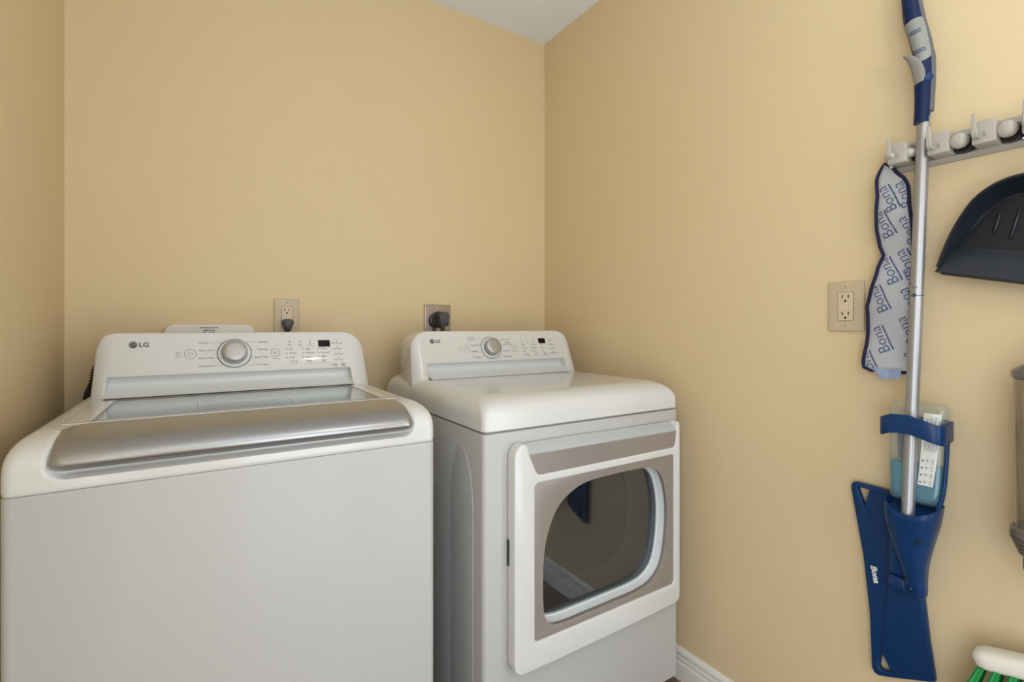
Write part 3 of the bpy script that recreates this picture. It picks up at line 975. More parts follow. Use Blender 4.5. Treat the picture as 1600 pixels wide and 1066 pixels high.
def duplex(root, fn, cu, cv, m_plate, m_sock):
    """decorator wall plate with a two-outlet insert; fn(u, v, w), w out of the wall"""
    p = obj('wall_plate', plate(rrect(cu - 0.039, cu + 0.039, cv - 0.0605, cv + 0.0605, 0.003, 3), [], 0.0065, 0.0025, fn), m_plate, root)
    s = obj('socket', plate(rrect(cu - 0.0165, cu + 0.0165, cv - 0.034, cv + 0.034, 0.001, 2), [], 0.0025, 0.0006, lambda u, v, w: fn(u, v, w + 0.0060)), m_sock, root)
    bm = bmesh.new()
    add_strip(bm, rrect(cu - 0.0170, cu + 0.0170, cv - 0.0345, cv + 0.0345, 0.001, 2), 0.0007, lambda u, v, w: fn(u, v, w + 0.0064), True)
    for k in (1, -1):
        vv = cv + 0.0205 * k
        for du in (-0.0065, 0.0065):
            add_fill(bm, [(cu + du - 0.0012, vv - 0.001), (cu + du + 0.0012, vv - 0.001), (cu + du + 0.0012, vv + 0.0075), (cu + du - 0.0012, vv + 0.0075)], lambda u, v, w: fn(u, v, w + 0.0086))
        add_fill(bm, circle(cu, vv - 0.0075, 0.0028, 14), lambda u, v, w: fn(u, v, w + 0.0086))
    obj('slots', bm, M['slot'], s)
    for k in (1, -1):
        o = fn(cu, cv + 0.0480 * k, 0.0058)
        d = fn(cu, cv + 0.0480 * k, 1.0058) - o
        sc = obj('screw', lathe([(0.0034, 0), (0.0034, 0.001), (0.0026, 0.0017), (0.0005, 0.0019)], o, d, 16), m_plate, root)
        b = bmesh.new()
        add_strip(b, [(cu - 0.0022, cv + 0.0480 * k - 0.001), (cu + 0.0022, cv + 0.0480 * k + 0.001)], 0.0007, lambda u, v, w: fn(u, v, w + 0.0078))
        obj('screw_slot', b, M['ink_dark'], sc)

back = lambda u, v, w: Vector((u, -w, v))
right = lambda r, v, w: Vector((-w, -r, v))

ot = thing('electrical_outlet', (-1.080, 0, 1.182), 'ivory outlet on the rear wall above the washing machine, grey plug in it', 'electrical outlet')
duplex(ot, back, -1.080, 1.182, M['ivory'], M['ivory_l'])
ot2 = thing('electrical_outlet', (0, -1.238, 1.1985), 'ivory outlet with both sockets empty on the right wall, left of the mop pad', 'electrical outlet')
duplex(ot2, right, 1.238, 1.1985, M['ivory'], M['ivory_l'])

# plug of the washer, in the lower socket
pt = thing('power_plug', (-1.079, -0.009, 1.155), 'small grey plug in the ivory outlet above the washing machine', 'power plug')
pc = (-1.079, 1.160)
rings = []
for w, k in ((0.0095, 0.86), (0.013, 1.0), (0.026, 1.0), (0.033, 0.90), (0.036, 0.72)):
    o = [(-0.008, -0.022), (0.008, -0.022), (0.0125, -0.010), (0.0175, 0.002), (0.0185, 0.010), (0.0145, 0.016), (0.006, 0.018), (-0.006, 0.018), (-0.0145, 0.016), (-0.0185, 0.010), (-0.0175, 0.002), (-0.0125, -0.010)]
    rings.append([back(pc[0] + u * k, pc[1] - 0.004 + v * k, w) for u, v in o])
obj('plug_body', loft(rings), M['plug'], pt, smooth=50)
obj('power_cord', tube(spline([back(pc[0], 1.142, 0.023), back(pc[0], 1.120, 0.024), back(pc[0] + 0.002, 1.08, 0.035), back(pc[0] + 0.01, 1.00, 0.045), back(pc[0] + 0.02, 0.7, 0.045)], 8), 0.0058, 12), M['black'], pt)

# 240 V outlet and plug of the dryer
do = thing('dryer_outlet', (-0.531, 0, 1.180), 'square stainless steel outlet plate on the rear wall above the dryer', 'electrical outlet')
obj('wall_plate', plate(rrect(-0.587, -0.475, 1.122, 1.2355, 0.003, 3), [], 0.008, 0.0035, back), M['steel_plate'], do)
bm = bmesh.new()
add_lathe(bm, [(0.027, 0), (0.027, 0.004), (0.024, 0.0055)], back(-0.535, 1.178, 0.0075), (0, -1, 0), 36)
obj('socket', bm, M['vac_dark'], do)
obj('screw', lathe([(0.004, 0), (0.004, 0.0012), (0.0005, 0.002)], back(-0.531, 1.226, 0.0075), (0, -1, 0), 14), M['steel_plate'], do)
dpl = thing('dryer_plug', (-0.535, -0.013, 1.175), 'big black angled plug in the steel outlet above the dryer', 'power plug')
rings = []
for w, k in ((0.0135, 0.92), (0.017, 1.0), (0.030, 1.0), (0.034, 0.95)):
    rings.append([back(-0.535 + 0.0295 * k * math.cos(a), 1.176 + 0.0325 * k * math.sin(a), w) for a in [2 * PI * i / 32 for i in range(32)]])
obj('plug_base', loft(rings), M['black'], dpl)
rings = []
hexo = [(-0.0125, -0.026), (0.0165, -0.026), (0.0205, -0.018), (0.0205, 0.0), (0.0265, 0.008), (0.0215, 0.027), (0.006, 0.033), (-0.010, 0.030), (-0.0195, 0.016), (-0.0165, -0.002)]
for w, k in ((0.0345, 1.0), (0.054, 1.0), (0.060, 0.94)):
    rings.append([back(-0.527 + u * k, 1.175 + v * k, w) for u, v in hexo])
pg = obj('plug_body', loft(rings), M['plug'], dpl)
bm = bmesh.new()
for v in (1.1655, 1.1600, 1.1545):
    add_box(bm, (-0.541, -0.0612, v - 0.0009), (-0.508, -0.0545, v + 0.0009))
obj('grip_rib', bm, M['black'], pg)
obj('power_cord', tube(spline([back(-0.527, 1.152, 0.045), back(-0.528, 1.125, 0.046), back(-0.530, 1.09, 0.05), back(-0.53, 1.0, 0.05), back(-0.52, 0.7, 0.05)], 8), 0.0088, 14), M['black'], dpl)

# white plastic cover standing on the rear wall behind the washer
sb = thing('supply_box_cover', (-1.297, 0, 1.05), 'white plastic cover with rounded corners on the rear wall, behind the washing machine panel', 'box cover')
obj('cover', plate(rrect(-1.417, -1.177, 0.97, 1.1555, 0.026, 8), [], 0.030, 0.005, back, 3), M['plastic_b'], sb)
bm = bmesh.new()
fs = lambda u, v, w: back(u, v, w + 0.0302)
for v, segs in ((1.1455, ((-1.328, -1.318), (-1.316, -1.300), (-1.298, -1.290), (-1.288, -1.279))), (1.1375, ((-1.317, -1.305), (-1.303, -1.296), (-1.294, -1.288))), (1.1310, ((-1.321, -1.311), (-1.305, -1.300), (-1.297, -1.287)))):
    for a, b in segs:
        add_strip(bm, [(a, v), (b, v)], 0.0035, fs)
obj('printing', bm, M['ink'], sb)

# ------------------------------------------------------------------ right wall: r = -y runs to the right in the photograph, w out of the wall
rk = thing('broom_rack', (0, -1.56, 1.524), 'long grey plastic broom and mop rack with hooks screwed to the right wall', 'broom rack')
R0, R1 = 1.3235, 1.825
prof = [(0.0, 1.4925), (0.010, 1.4925), (0.0165, 1.4985), (0.0165, 1.5015), (0.012, 1.5065), (0.012, 1.545), (0.010, 1.5515), (0.0, 1.5525)]
obj('rail', loft([[right(r, v, w) for w, v in prof] for r in (R0, R1)]), M['rack'], rk)
for i in range(7):
    r = R0 + 0.0185 + 0.0690 * i
    # holder block with hollow under-slung front
    blk = obj('holder_block', plate(rrect(r, r + 0.0345, 1.5015, 1.5450, 0.003, 3), [], 0.048, 0.0022, lambda u, v, w: right(u, v, w + 0.012)), M['rack'], rk)
    hk = spline([(0.060, 1.5165), (0.066, 1.5135), (0.073, 1.5175), (0.076, 1.528), (0.0765, 1.542), (0.0785, 1.556)], 5)
    bm = bmesh.new()
    n = len(hk)
    rings = []
    for k, (w, v) in enumerate(hk):
        a = hk[max(k - 1, 0)]
        b = hk[min(k + 1, n - 1)]
        l = math.hypot(b[0] - a[0], b[1] - a[1])
        nw, nv = -(b[1] - a[1]) / l, (b[0] - a[0]) / l
        t = 0.0028 if k < n - 2 else 0.0018
        hw = 0.0058 - 0.0034 * (k / (n - 1))
        rings.append([right(r + 0.008 + su * hw, v + nv * st * t, w + nw * st * t) for su, st in ((-1, -1), (1, -1), (1, 1), (-1, 1))])
    add_loft(bm, rings)
    bmesh.ops.bevel(bm, geom=bm.edges[:], offset=0.0007, segments=1, affect='EDGES')
    obj('hook', bm, M['rack'], blk)
    bm = bmesh.new()
    for q in (0.0135, 0.0215):
        add_tube(bm, [right(r + q, 1.518, 0.058), right(r + q, 1.516, 0.0635), right(r + q, 1.5205, 0.0665)], 0.0022, 8)
    obj('hook_stub', bm, M['rack'], blk)
    bc = r + (0.0475 if i else 0.0370)
    rs = 1.0 if i else 0.62     # the first roller is pushed aside by the mop pole
    bl = obj('roller', lathe([(q * rs, h) for q, h in ((0.001, -0.0105), (0.009, -0.010), (0.0135, -0.007), (0.0152, -0.001), (0.0152, 0.004), (0.0135, 0.009), (0.009, 0.0122), (0.001, 0.0132))], right(bc, 1.5210, 0.044), (-1, 0.25, 0), 30), M['rubber'], rk)
    obj('roller_track', lathe([(0.0172 * rs, 0), (0.0172 * rs, 0.018), (0.0150 * rs, 0.020)], right(bc + 0.001, 1.5175, 0.012), (-1, 0, 0), 28), M['black'], rk)
    obj('track_rim', tube([right(bc + 0.003 + 0.021 * math.cos(a), 1.5190 + 0.021 * math.sin(a), 0.0125) for a in [PI * (-0.40 + 0.9 * k / 16) for k in range(17)]], 0.0016, 8), M['rack'], rk)
for r in (1.3945, 1.5405, 1.6785):
    obj('screw', lathe([(0.0048, 0), (0.0048, 0.0015), (0.003, 0.0028), (0.0005, 0.003)], right(r, 1.5085, 0.0118), (-1, 0, 0), 18), M['chrome'], rk)

# ---- mop pad hanging on the first hook
pad_left = [(1.0488, 1.3000), (1.0500, 1.2915), (1.0560, 1.2865), (1.0665, 1.2856), (1.1111, 1.2893), (1.172, 1.2929), (1.1969, 1.2917), (1.2378, 1.3012), (1.2669, 1.3110), (1.2839, 1.3141), (1.310, 1.3227), (1.3301, 1.3141), (1.3688, 1.3106), (1.4126, 1.3094), (1.4472, 1.3134), (1.4859, 1.3111), (1.5036, 1.3164), (1.5165, 1.3233)]
pad_right = [(1.0488, 1.3700), (1.0560, 1.3745), (1.10, 1.3760), (1.20, 1.3775), (1.3038, 1.3785), (1.3554, 1.3765), (1.3919, 1.3750), (1.4288, 1.3719), (1.4584, 1.3676), (1.476, 1.3601), (1.4865, 1.3503), (1.5057, 1.3381), (1.5165, 1.3240)]
def pad_w(r, v):
    return 0.030 + 0.004 * math.sin(v * 31 + r * 20) + 0.0025 * math.sin(v * 67 - r * 45)
vv = [1.0488 + (1.5165 - 1.0488) * k / 70 for k in range(71)]
pad_rows = [(v, interp(pad_left, v)[0], interp(pad_right, v)[0]) for v in vv]
pd = thing('mop_pad', (-0.03, -1.335, 1.52), 'grey mop pad with navy binding and blue lettering hanging from the first rack hook', 'mop pad')
obj('pad_backing', grid_rows(pad_rows, lambda r, v, s, t: right(r, v, pad_w(r, v) - 0.005 * (2 * s - 1) ** 4), 12, 0.006), M['cloth'], pd, smooth=80)
edge = [(a, v) for v, a, b in pad_rows] + [(b, v) for v, a, b in reversed(pad_rows)][1:]
obj('binding', tube([right(r, v, pad_w(r, v) - 0.002) for r, v in edge[::1]], 0.0035, 10, True), M['navy_cloth'], pd, label='navy edge binding', smooth=80)
def pad_keep(c):
    a, b = interp(pad_left, c.y)[0], interp(pad_right, c.y)[0]
    return a + 0.005 < c.x < b - 0.004 and 1.054 < c.y < 1.512
pad_fn = lambda r, v, w: right(r, v, pad_w(r, v) - 0.005 * (2 * (r - interp(pad_left, v)[0]) / max(interp(pad_right, v)[0] - interp(pad_left, v)[0], 1e-3) - 1) ** 4 + 0.0006 + w)
bm = bmesh.new()
words = [(1.3300, 1.4350, 113), (1.3585, 1.4390, 113), (1.3215, 1.3790, 113), (1.3665, 1.3600, 113), (1.3620, 1.2890, 113), (1.3310, 1.2745, 113), (1.3710, 1.2480, 113), (1.3130, 1.2122, 113), (1.3700, 1.2050, 113), (1.3150, 1.1215, 113), (1.3650, 1.1420, 113), (1.2920, 1.0640, 113), (1.3720, 1.0660, 113), (1.337, 1.345, 113)]
for r, v, an in words[:13]:
    a = math.radians(an)
    du, dv = math.cos(a), math.sin(a)
    # baseline starts half a word before the centre; letters stand up to the left
    ox, oy = r - du * 0.034 + dv * 0.011, v - dv * 0.034 - du * 0.011
    add_text(bm, 'Bona', ox, oy, 0.0312, pad_fn, rot=a, keep=pad_keep, bold=-0.00045)
    for q0, q1 in ((0.002, 0.015), (0.0158, 0.020), (0.0208, 0.033), (0.0338, 0.042), (0.0428, 0.061)):
        pts = [(ox + dv * 0.0055 + du * (q0 + (q1 - q0) * k / 4), oy - du * 0.0055 + dv * (q0 + (q1 - q0) * k / 4)) for k in range(5)]
        if all(pad_keep(Vector((p[0], p[1], 0))) for p in pts):
            add_strip(bm, pts, 0.0026, pad_fn, depth=0.0005)
obj('lettering', bm, M['print_blue'], pd, label='blue repeated word print', smooth=30)
tabr = [(1.0335, 1.3200, 1.3560), (1.038, 1.3165, 1.3575), (1.046, 1.3110, 1.3590), (1.0545, 1.3040, 1.3600)]
obj('fleece_tab', grid_rows(tabr, lambda r, v, s, t: right(r, v, 0.038 + 0.002 * math.sin(s * 9)), 10, 0.005), M['cloth_blue'], pd, label='pale blue fleece tab at the bottom', smooth=80)
obj('hanging_loop', tube(spline([right(1.3405, 1.500, 0.0365), right(1.3450, 1.509, 0.058), right(1.3525, 1.5185, 0.0715), right(1.3545, 1.5205, 0.0690), right(1.3540, 1.5170, 0.066), right(1.3480, 1.508, 0.056), right(1.3430, 1.500, 0.0365)], 6), 0.0014, 8), M['print_white'], pd, label='white cord loop')

# ---- spray mop
mp = thing('spray_mop', (-0.06, -1.38, 0.36), 'blue spray mop with aluminium pole and clear bottle hanging in the rack', 'mop')
pole_pt = lambda z: 1.3868 + (1.3996 - 1.3868) * (z - 0.764) / (1.547 - 0.764)
pole_w = lambda z: 0.083 + (z - 0.76) * (0.045 - 0.083) / 0.76
obj('pole', tube([right(pole_pt(z), z, pole_w(z)) for z in (0.745, 0.80, 1.00, 1.20, 1.40, 1.60)], 0.0116, 28), M['alu'], mp, label='silver aluminium pole')
z0 = 1.2140
bm = bmesh.new()
add_lathe(bm, [(0.0118, -0.0007), (0.0118, 0.0007)], right(pole_pt(z0), z0, pole_w(z0)), (0, 0, 1), 28, False, False)
pf = lambda u, v, w: right(pole_pt(v) + 0.0118 * math.sin(u / 0.0118), v, pole_w(v) + 0.0119 * math.cos(u / 0.0118))
for q in ([(-0.0035, 1.2290), (0.0035, 1.2290), (0.0035, 1.2325), (-0.0035, 1.2325)], [(-0.003, 1.2115), (0.0025, 1.2115), (0.0025, 1.2185), (-0.003, 1.2185)]):
    add_fill(bm, q, pf)
obj('pole_joint', bm, M['blue'], mp, label='dark blue joint ring and lock mark')
GR = [(1.577, 1.3996, 0.0152, 0.0150), (1.588, 1.3998, 0.0152, 0.0150), (1.592, 1.4004, 0.0155, 0.0152), (1.625, 1.4012, 0.0158, 0.0160), (1.673, 1.4010, 0.0172, 0.0165), (1.715, 1.4000, 0.0171, 0.0165), (1.735, 1.3965, 0.0172, 0.0165), (1.770, 1.3898, 0.0178, 0.0162), (1.806, 1.3815, 0.0182, 0.0158), (1.860, 1.3745, 0.0160, 0.0148), (1.895, 1.3705, 0.0138, 0.0132), (1.922, 1.3685, 0.0100, 0.0105), (1.930, 1.3680, 0.0050, 0.0055)]
GR_D = spline(GR, 6)
def grip_w(z):
    return pole_w(z) + 0.002
def grip_rings(sw, sr, da, db, z0=0, z1=9, seg=28):
    return [[right(c + sr + max(a + da, 0.002) * math.cos(t), z, grip_w(z) + sw + max(b + db, 0.002) * math.sin(t)) for t in [2 * PI * i / seg for i in range(seg)]] for z, c, a, b in GR_D if z0 <= z <= z1]
obj('grip', loft(grip_rings(0.0020, -0.0020, -0.0020, -0.001)), M['navy'], mp, label='navy blue hand grip')
obj('grip_shell', loft(grip_rings(-0.0050, 0.0016, -0.0016, -0.003, 1.596)), M['shell'], mp, label='grey rear half of the hand grip')
def grip_front(r, z, lift):
    c, a, b = interp(GR_D, z)
    a, b = a - 0.0020, b - 0.001
    q = max(-0.985, min(0.985, (r - (c - 0.0020)) / a))
    return right(r, z, grip_w(z) + 0.0020 + b * math.sqrt(1 - q * q) + lift)
wl = [(1.702, 1.3985), (1.712, 1.3915), (1.7278, 1.3857), (1.767, 1.3762), (1.790, 1.3690), (1.7965, 1.3668), (1.8055, 1.3945)]
wr = [(1.702, 1.3990), (1.7055, 1.4070), (1.7085, 1.4110), (1.715, 1.4132), (1.7300, 1.4118), (1.7792, 1.4035), (1.792, 1.4005), (1.7995, 1.3990), (1.8035, 1.3970), (1.8055, 1.3950)]
rows = []
for k in range(41):
    z = 1.702 + (1.8055 - 1.702) * k / 40
    rows.append((z, interp(wl, z)[0], interp(wr, z)[0]))
ins = obj('grip_inlay', grid_rows(rows, lambda r, v, s, t: grip_front(r, v, 0.0012 - 0.0008 * (2 * s - 1) ** 6), 12, 0.001), M['pad_grey'], mp, label='pale grey inlay on the grip', smooth=70)
for z in (1.7735, 1.7685, 1.7295, 1.7245):
    c = interp(GR_D, z)[0]
    pts = [(c - 0.0115 + 0.020 * k / 8, z + 0.0035 * (k / 8 - 0.5) + 0.0012 * ((k / 4 - 1) ** 2)) for k in range(9)]
    bm = bmesh.new()
    add_strip(bm, pts, 0.0018, lambda u, v, w: grip_front(u, v, 0.0022 + w))
    obj('grip_stripe', bm, M['blue'], ins, label='blue stripe')
# trigger: curved lever out of the left of the grip, wide where it meets the pivot
tr = spline([(1.3975, 1.6600, 0.054, 0.0095), (1.3975, 1.675, 0.059, 0.0105), (1.3955, 1.690, 0.063, 0.0100), (1.3905, 1.704, 0.067, 0.0085), (1.3835, 1.7145, 0.070, 0.0060), (1.3765, 1.7190, 0.071, 0.0025)], 5)
rings = []
for r, z, w, h in tr:
    rings.append([right(r + h * math.cos(q), z + 0.30 * h * math.cos(q), w + 0.0035 * math.sin(q)) for q in [2 * PI * i / 14 for i in range(14)]])
obj('trigger', loft(rings), M['trigger'], mp, label='pale grey spray trigger', smooth=60)
obj('trigger_pivot', lathe([(0.0080, 0), (0.0080, 0.003), (0.0062, 0.0042), (0.0035, 0.003), (0.001, 0.003)], right(1.4105, 1.667, 0.0505), (-1, -0.55, 0), 22), M['blue'], mp)

# body, yoke, strap, cartridge
wall_right_map = right
right = lambda r, v, w: wall_right_map(r + 0.0035, v, w)
def oval(z, ra, rb, w0, w1, seg=32, dip=0.0, ex=0.72):
    c, a = (ra + rb) / 2, (rb - ra) / 2
    wc, b = (w0 + w1) / 2, (w1 - w0) / 2
    out = []
    for i in range(seg):
        t = 2 * PI * i / seg
        x, y = math.cos(t), math.sin(t)
        x = math.copysign(abs(x) ** ex, x)
        y = math.copysign(abs(y) ** ex, y)
        out.append(right(c + a * x, z + dip * max(0, y) * (1 - x * x * 0.8), wc + b * y))
    return out
body = [(0.783, 1.3380, 1.4345, 0.026, 0.099, -0.022), (0.765, 1.3380, 1.4325, 0.026, 0.0992, -0.014), (0.743, 1.3385, 1.4290, 0.027, 0.097, 0), (0.7058, 1.3443, 1.4200, 0.028, 0.089, 0), (0.6692, 1.3560, 1.4115, 0.029, 0.083, 0), (0.6367, 1.3655, 1.4065, 0.030, 0.076, 0), (0.6125, 1.3690, 1.4050, 0.031, 0.071, 0), (0.597, 1.3690, 1.4050, 0.032, 0.068, 0), (0.586, 1.3720, 1.4040, 0.034, 0.065, 0), (0.582, 1.3760, 1.4010, 0.038, 0.060, 0)]
bd = spline(body, 4)
rings = [oval(0.768, 1.3430, 1.4295, 0.031, 0.0945, dip=-0.020), oval(0.782, 1.3405, 1.4320, 0.028, 0.0965, dip=-0.0215)]
rings += [oval(z, a, b, w0, w1, dip=d) for z, a, b, w0, w1, d in bd]
obj('lower_body', loft(rings), M['blue'], mp, label='blue tapered lower body', smooth=50)
for r, z, w in ((1.3525, 0.7235, 0.0862), (1.4040, 0.7085, 0.0905), (1.3790, 0.6210, 0.0715)):
    obj('screw_hole', lathe([(0.0040, 0), (0.0040, 0.0016), (0.0030, 0.0018)], right(r, z, w - 0.001), (-1, 0, 0), 16), M['slot'], mp, label='dark screw hole')
ps = obj('pivot_socket', lathe([(0.0080, 0), (0.0080, 0.0052), (0.0066, 0.0060), (0.0062, 0.0040), (0.001, 0.0040)], right(1.3830, 0.6010, 0.0630), (-1, 0, 0), 22), M['navy'], mp)
obj('pivot_screw', lathe([(0.0030, 0), (0.0030, 0.0015), (0.0005, 0.002)], right(1.3842, 0.6000, 0.0668), (-1, 0, 0), 16), M['chrome'], ps, label='small bright pivot screw')
yoke = [(0.742, 1.3375, 1.3900, 0.024, 0.060), (0.70, 1.3360, 1.3930, 0.023, 0.058), (0.66, 1.3350, 1.3900, 0.022, 0.054), (0.63, 1.3345, 1.3800, 0.022, 0.050), (0.612, 1.3355, 1.3750, 0.022, 0.048), (0.608, 1.3380, 1.3750, 0.024, 0.046)]
obj('yoke', loft([oval(z, a, b, w0, w1) for z, a, b, w0, w1 in spline(yoke, 4)]), M['blue'], mp, label='blue yoke arm behind the body', smooth=50)
jt = obj('swivel_joint', loft([oval(z, a, b, w0, w1, ex=0.5) for z, a, b, w0, w1 in ((0.572, 1.3420, 1.3720, 0.026, 0.046), (0.574, 1.3385, 1.3725, 0.022, 0.052), (0.590, 1.3365, 1.3720, 0.021, 0.056), (0.603, 1.3360, 1.3720, 0.021, 0.055), (0.607, 1.3385, 1.3720, 0.024, 0.050))]), M['blue'], mp, smooth=50)
obj('joint_groove', loft([oval(z, 1.3359, 1.3722, 0.0205, 0.0566, ex=0.5) for z in (0.578, 0.5795)], False, False), M['navy'], jt)
def strap_ring(k, v, z):
    c, a = 1.3900, 0.0552 * k
    wc, b = 0.062, 0.044 * k
    out = []
    for i in range(48):
        t = 2 * PI * i / 48
        x, y = math.cos(t), math.sin(t)
        x = math.copysign(abs(x) ** 0.45, x)
        y = math.copysign(abs(y) ** 0.45, y)
        arch = interp([(-1.0, 0.0), (-0.5, 0.012), (0.1, 0.013), (1.0, -0.004)], x)[0] * smooth01(y * 1.5 + 0.4)
        out.append(right(c + a * x, z + arch + v, wc + b * y))
    return out
rings = [strap_ring(0.93, 0, 0.919), strap_ring(0.985, 0, 0.9165), strap_ring(1.0, 0, 0.9185), strap_ring(1.0, 0, 0.9530), strap_ring(0.985, 0, 0.9555), strap_ring(0.93, 0, 0.953), strap_ring(0.93, 0, 0.919)]
obj('bottle_strap', loft(rings, False, False), M['blue'], mp, label='blue band round the bottle', smooth=50)
obj('strap_strut', tube(spline([right(1.4420, 0.922, 0.066), right(1.4400, 0.86, 0.068), right(1.4360, 0.81, 0.070), right(1.4270, 0.772, 0.070)], 6), 0.0042, 10), M['blue'], mp)
bt = [(0.782, 1.345, 1.425, 0.030, 0.066), (0.790, 1.3420, 1.4310, 0.026, 0.069), (0.820, 1.3415, 1.4360, 0.024, 0.070), (0.90, 1.3405, 1.4400, 0.024, 0.070), (0.96, 1.3420, 1.4420, 0.025, 0.070), (0.980, 1.3440, 1.4430, 0.028, 0.068), (0.988, 1.3500, 1.4370, 0.034, 0.062)]
cart = obj('bottle', loft([oval(z, a, b, w0, w1, 40, ex=0.5) for z, a, b, w0, w1 in spline(bt, 4)]), M['bottle'], mp, label='clear plastic cleaner bottle', smooth=60)
lq = [(0.785, 1.348, 1.423, 0.033, 0.063), (0.795, 1.3445, 1.4290, 0.029, 0.066), (0.820, 1.3435, 1.4335, 0.0265, 0.0675), (0.860, 1.3430, 1.4360, 0.0265, 0.0675)]
obj('cleaning_liquid', loft([oval(z, a, b, w0, w1, 40, ex=0.5) for z, a, b, w0, w1 in spline(lq, 4)]), M['liquid'], cart, label='blue liquid in the bottle', smooth=60)
obj('slate_sheet', grid_rows([(0.862, 1.3485, 1.3660), (0.9165, 1.3480, 1.3610)], lambda r, v, s, t: right(r, v, 0.033), 4, 0.0008), M['slate'], cart, label='dark slate sheet inside the back of the bottle')  # dark slate sheet inside the bottle, above the liquid
lab = [(0.8226, 1.3955, 1.4205), (0.8600, 1.3990, 1.4250), (0.905, 1.4020, 1.4290), (0.972, 1.4060, 1.4330)]
lab = [(0.8226 + (0.972 - 0.8226) * k / 16,) + interp(lab, 0.8226 + (0.972 - 0.8226) * k / 16) for k in range(17)]
lf = lambda r, v, w: right(r, v, 0.0712 + w - 0.006 * max(0, (r - 1.418) / 0.015) ** 2)
lb = obj('bottle_label', grid_rows(lab, lambda r, v, s, t: lf(r, v, 0), 6), M['paper'], cart, label='white printed label')
bm = bmesh.new()
for k in range(4):
    z = 0.8290 + 0.0150 * k
    r = 1.4000 + 0.0015 * k
    add_fill(bm, circle(r, z, 0.0017, 12), lf, 0.0005)
    add_strip(bm, [(r + 0.0055, z - 0.003), (r + 0.0085, z + 0.001), (r + 0.0070, z + 0.005)], 0.0006, lf, depth=0.0005)
    add_strip(bm, [(r + 0.0045, z + 0.002), (r + 0.0105, z + 0.0015)], 0.0006, lf, depth=0.0005)
    for q in (0.0145, 0.0170):
        add_strip(bm, [(r + q, z - 0.005), (r + q + 0.0008, z + 0.006)], 0.0005, lf, depth=0.0005)
for k in range(7):
    z1 = (0.962, 0.950, 0.964, 0.955, 0.966, 0.948, 0.960)[k]
    add_strip(bm, [(1.4065 + 0.0031 * k, 0.895), (1.4065 + 0.0031 * k + 0.10 * (z1 - 0.895), z1)], 0.0006, lf, depth=0.0005)
obj('printing', bm, M['ink_dark'], cart)

right = wall_right_map
plate_out = [(1.2543, 0.7650), (1.2548, 0.7740), (1.2590, 0.7810), (1.2650, 0.7825), (1.3297, 0.7805), (1.3750, 0.7720), (1.3800, 0.70), (1.3930, 0.5711), (1.4020, 0.48), (1.4125, 0.4000), (1.4060, 0.3950), (1.3340, 0.3615), (1.3175, 0.3545), (1.3080, 0.3520), (1.3010, 0.3545), (1.2968, 0.3640), (1.2924, 0.4869), (1.2795, 0.6144)]
h1 = [(1.2690, 0.7680), (1.2720, 0.7715), (1.2924, 0.7713), (1.2830, 0.7335), (1.2812, 0.7330)]
h2 = [(1.3175, 0.4084), (1.3346, 0.3752), (1.3200, 0.3680), (1.3140, 0.3690), (1.3114, 0.3740), (1.3160, 0.4070)]
mpl = obj('mop_plate', plate(plate_out[::-1], [h1, h2], 0.016, 0.004, lambda u, v, w: right(u, v, w + 0.004), 3), M['blue'], mp, label='long blue flat mop plate', smooth=50)
center = [(1.2930, 0.7660), (1.3297, 0.7690), (1.3720, 0.7640), (1.3770, 0.70), (1.3890, 0.5711), (1.4070, 0.4080), (1.3360, 0.3780), (1.3180, 0.4090), (1.3250, 0.4965), (1.3290, 0.560), (1.3265, 0.6186), (1.3100, 0.6700), (1.2840, 0.7330)]
obj('plate_centre', plate(center[::-1], [], 0.006, 0.0022, lambda u, v, w: right(u, v, w + 0.0175), 2), M['blue'], mpl, smooth=50)
bm = bmesh.new()
add_text(bm, 'Bona', 1.2955, 0.5985, 0.0165, lambda u, v, w: right(u, v, 0.0201 + w), rot=math.radians(-79), bold=0.0007, sx=1.12, shear=0.15)
obj('lettering', bm, M['print_white'], mpl, label='white word on the mop plate')

# ---- dustpan, hung by its handle, tilted on the wall
DA = math.radians(-13.7)
dc, ds = math.cos(DA), math.sin(DA)
dpn = thing('dustpan', (-0.012, -1.5555, 1.25), 'black plastic dustpan hanging open side down on the right wall', 'dustpan')
def pan(u, v, w):
    return right(1.4221 + u * dc - v * ds, 1.2717 + u * ds + v * dc, w)
UC = 0.140
half_out = spline([(0.0, 0.0), (0.0029, 0.037), (0.0094, 0.0807), (0.0214, 0.1234), (0.0338, 0.1465), (0.0517, 0.1655), (0.0692, 0.1764), (0.0889, 0.1835), (0.115, 0.1880), (UC, 0.1890)], 5)
half_in = spline([(0.0120, 0.0440), (0.0170, 0.0580), (0.0293, 0.0827), (0.0380, 0.1050), (0.0470, 0.1220), (0.0601, 0.1404), (0.0740, 0.1500), (0.0900, 0.1545), (0.115, 0.1570), (UC, 0.1575)], 5)
mirror = lambda h: h + [(2 * UC - u, v) for u, v in reversed(h[:-1])]
out_l, in_l = mirror(half_out), mirror(half_in)
nq = len(out_l)
def rim_w(i):
    return 0.050 + 0.016 * math.sin(PI * i / (nq - 1))
bm = bmesh.new()
def off(l, d):
    res = []
    for (u, v) in l:
        dx, dy = u - UC, v - 0.02
        q = math.hypot(dx, dy)
        res.append((u + dx / q * d, v + dy / q * d))
    return res
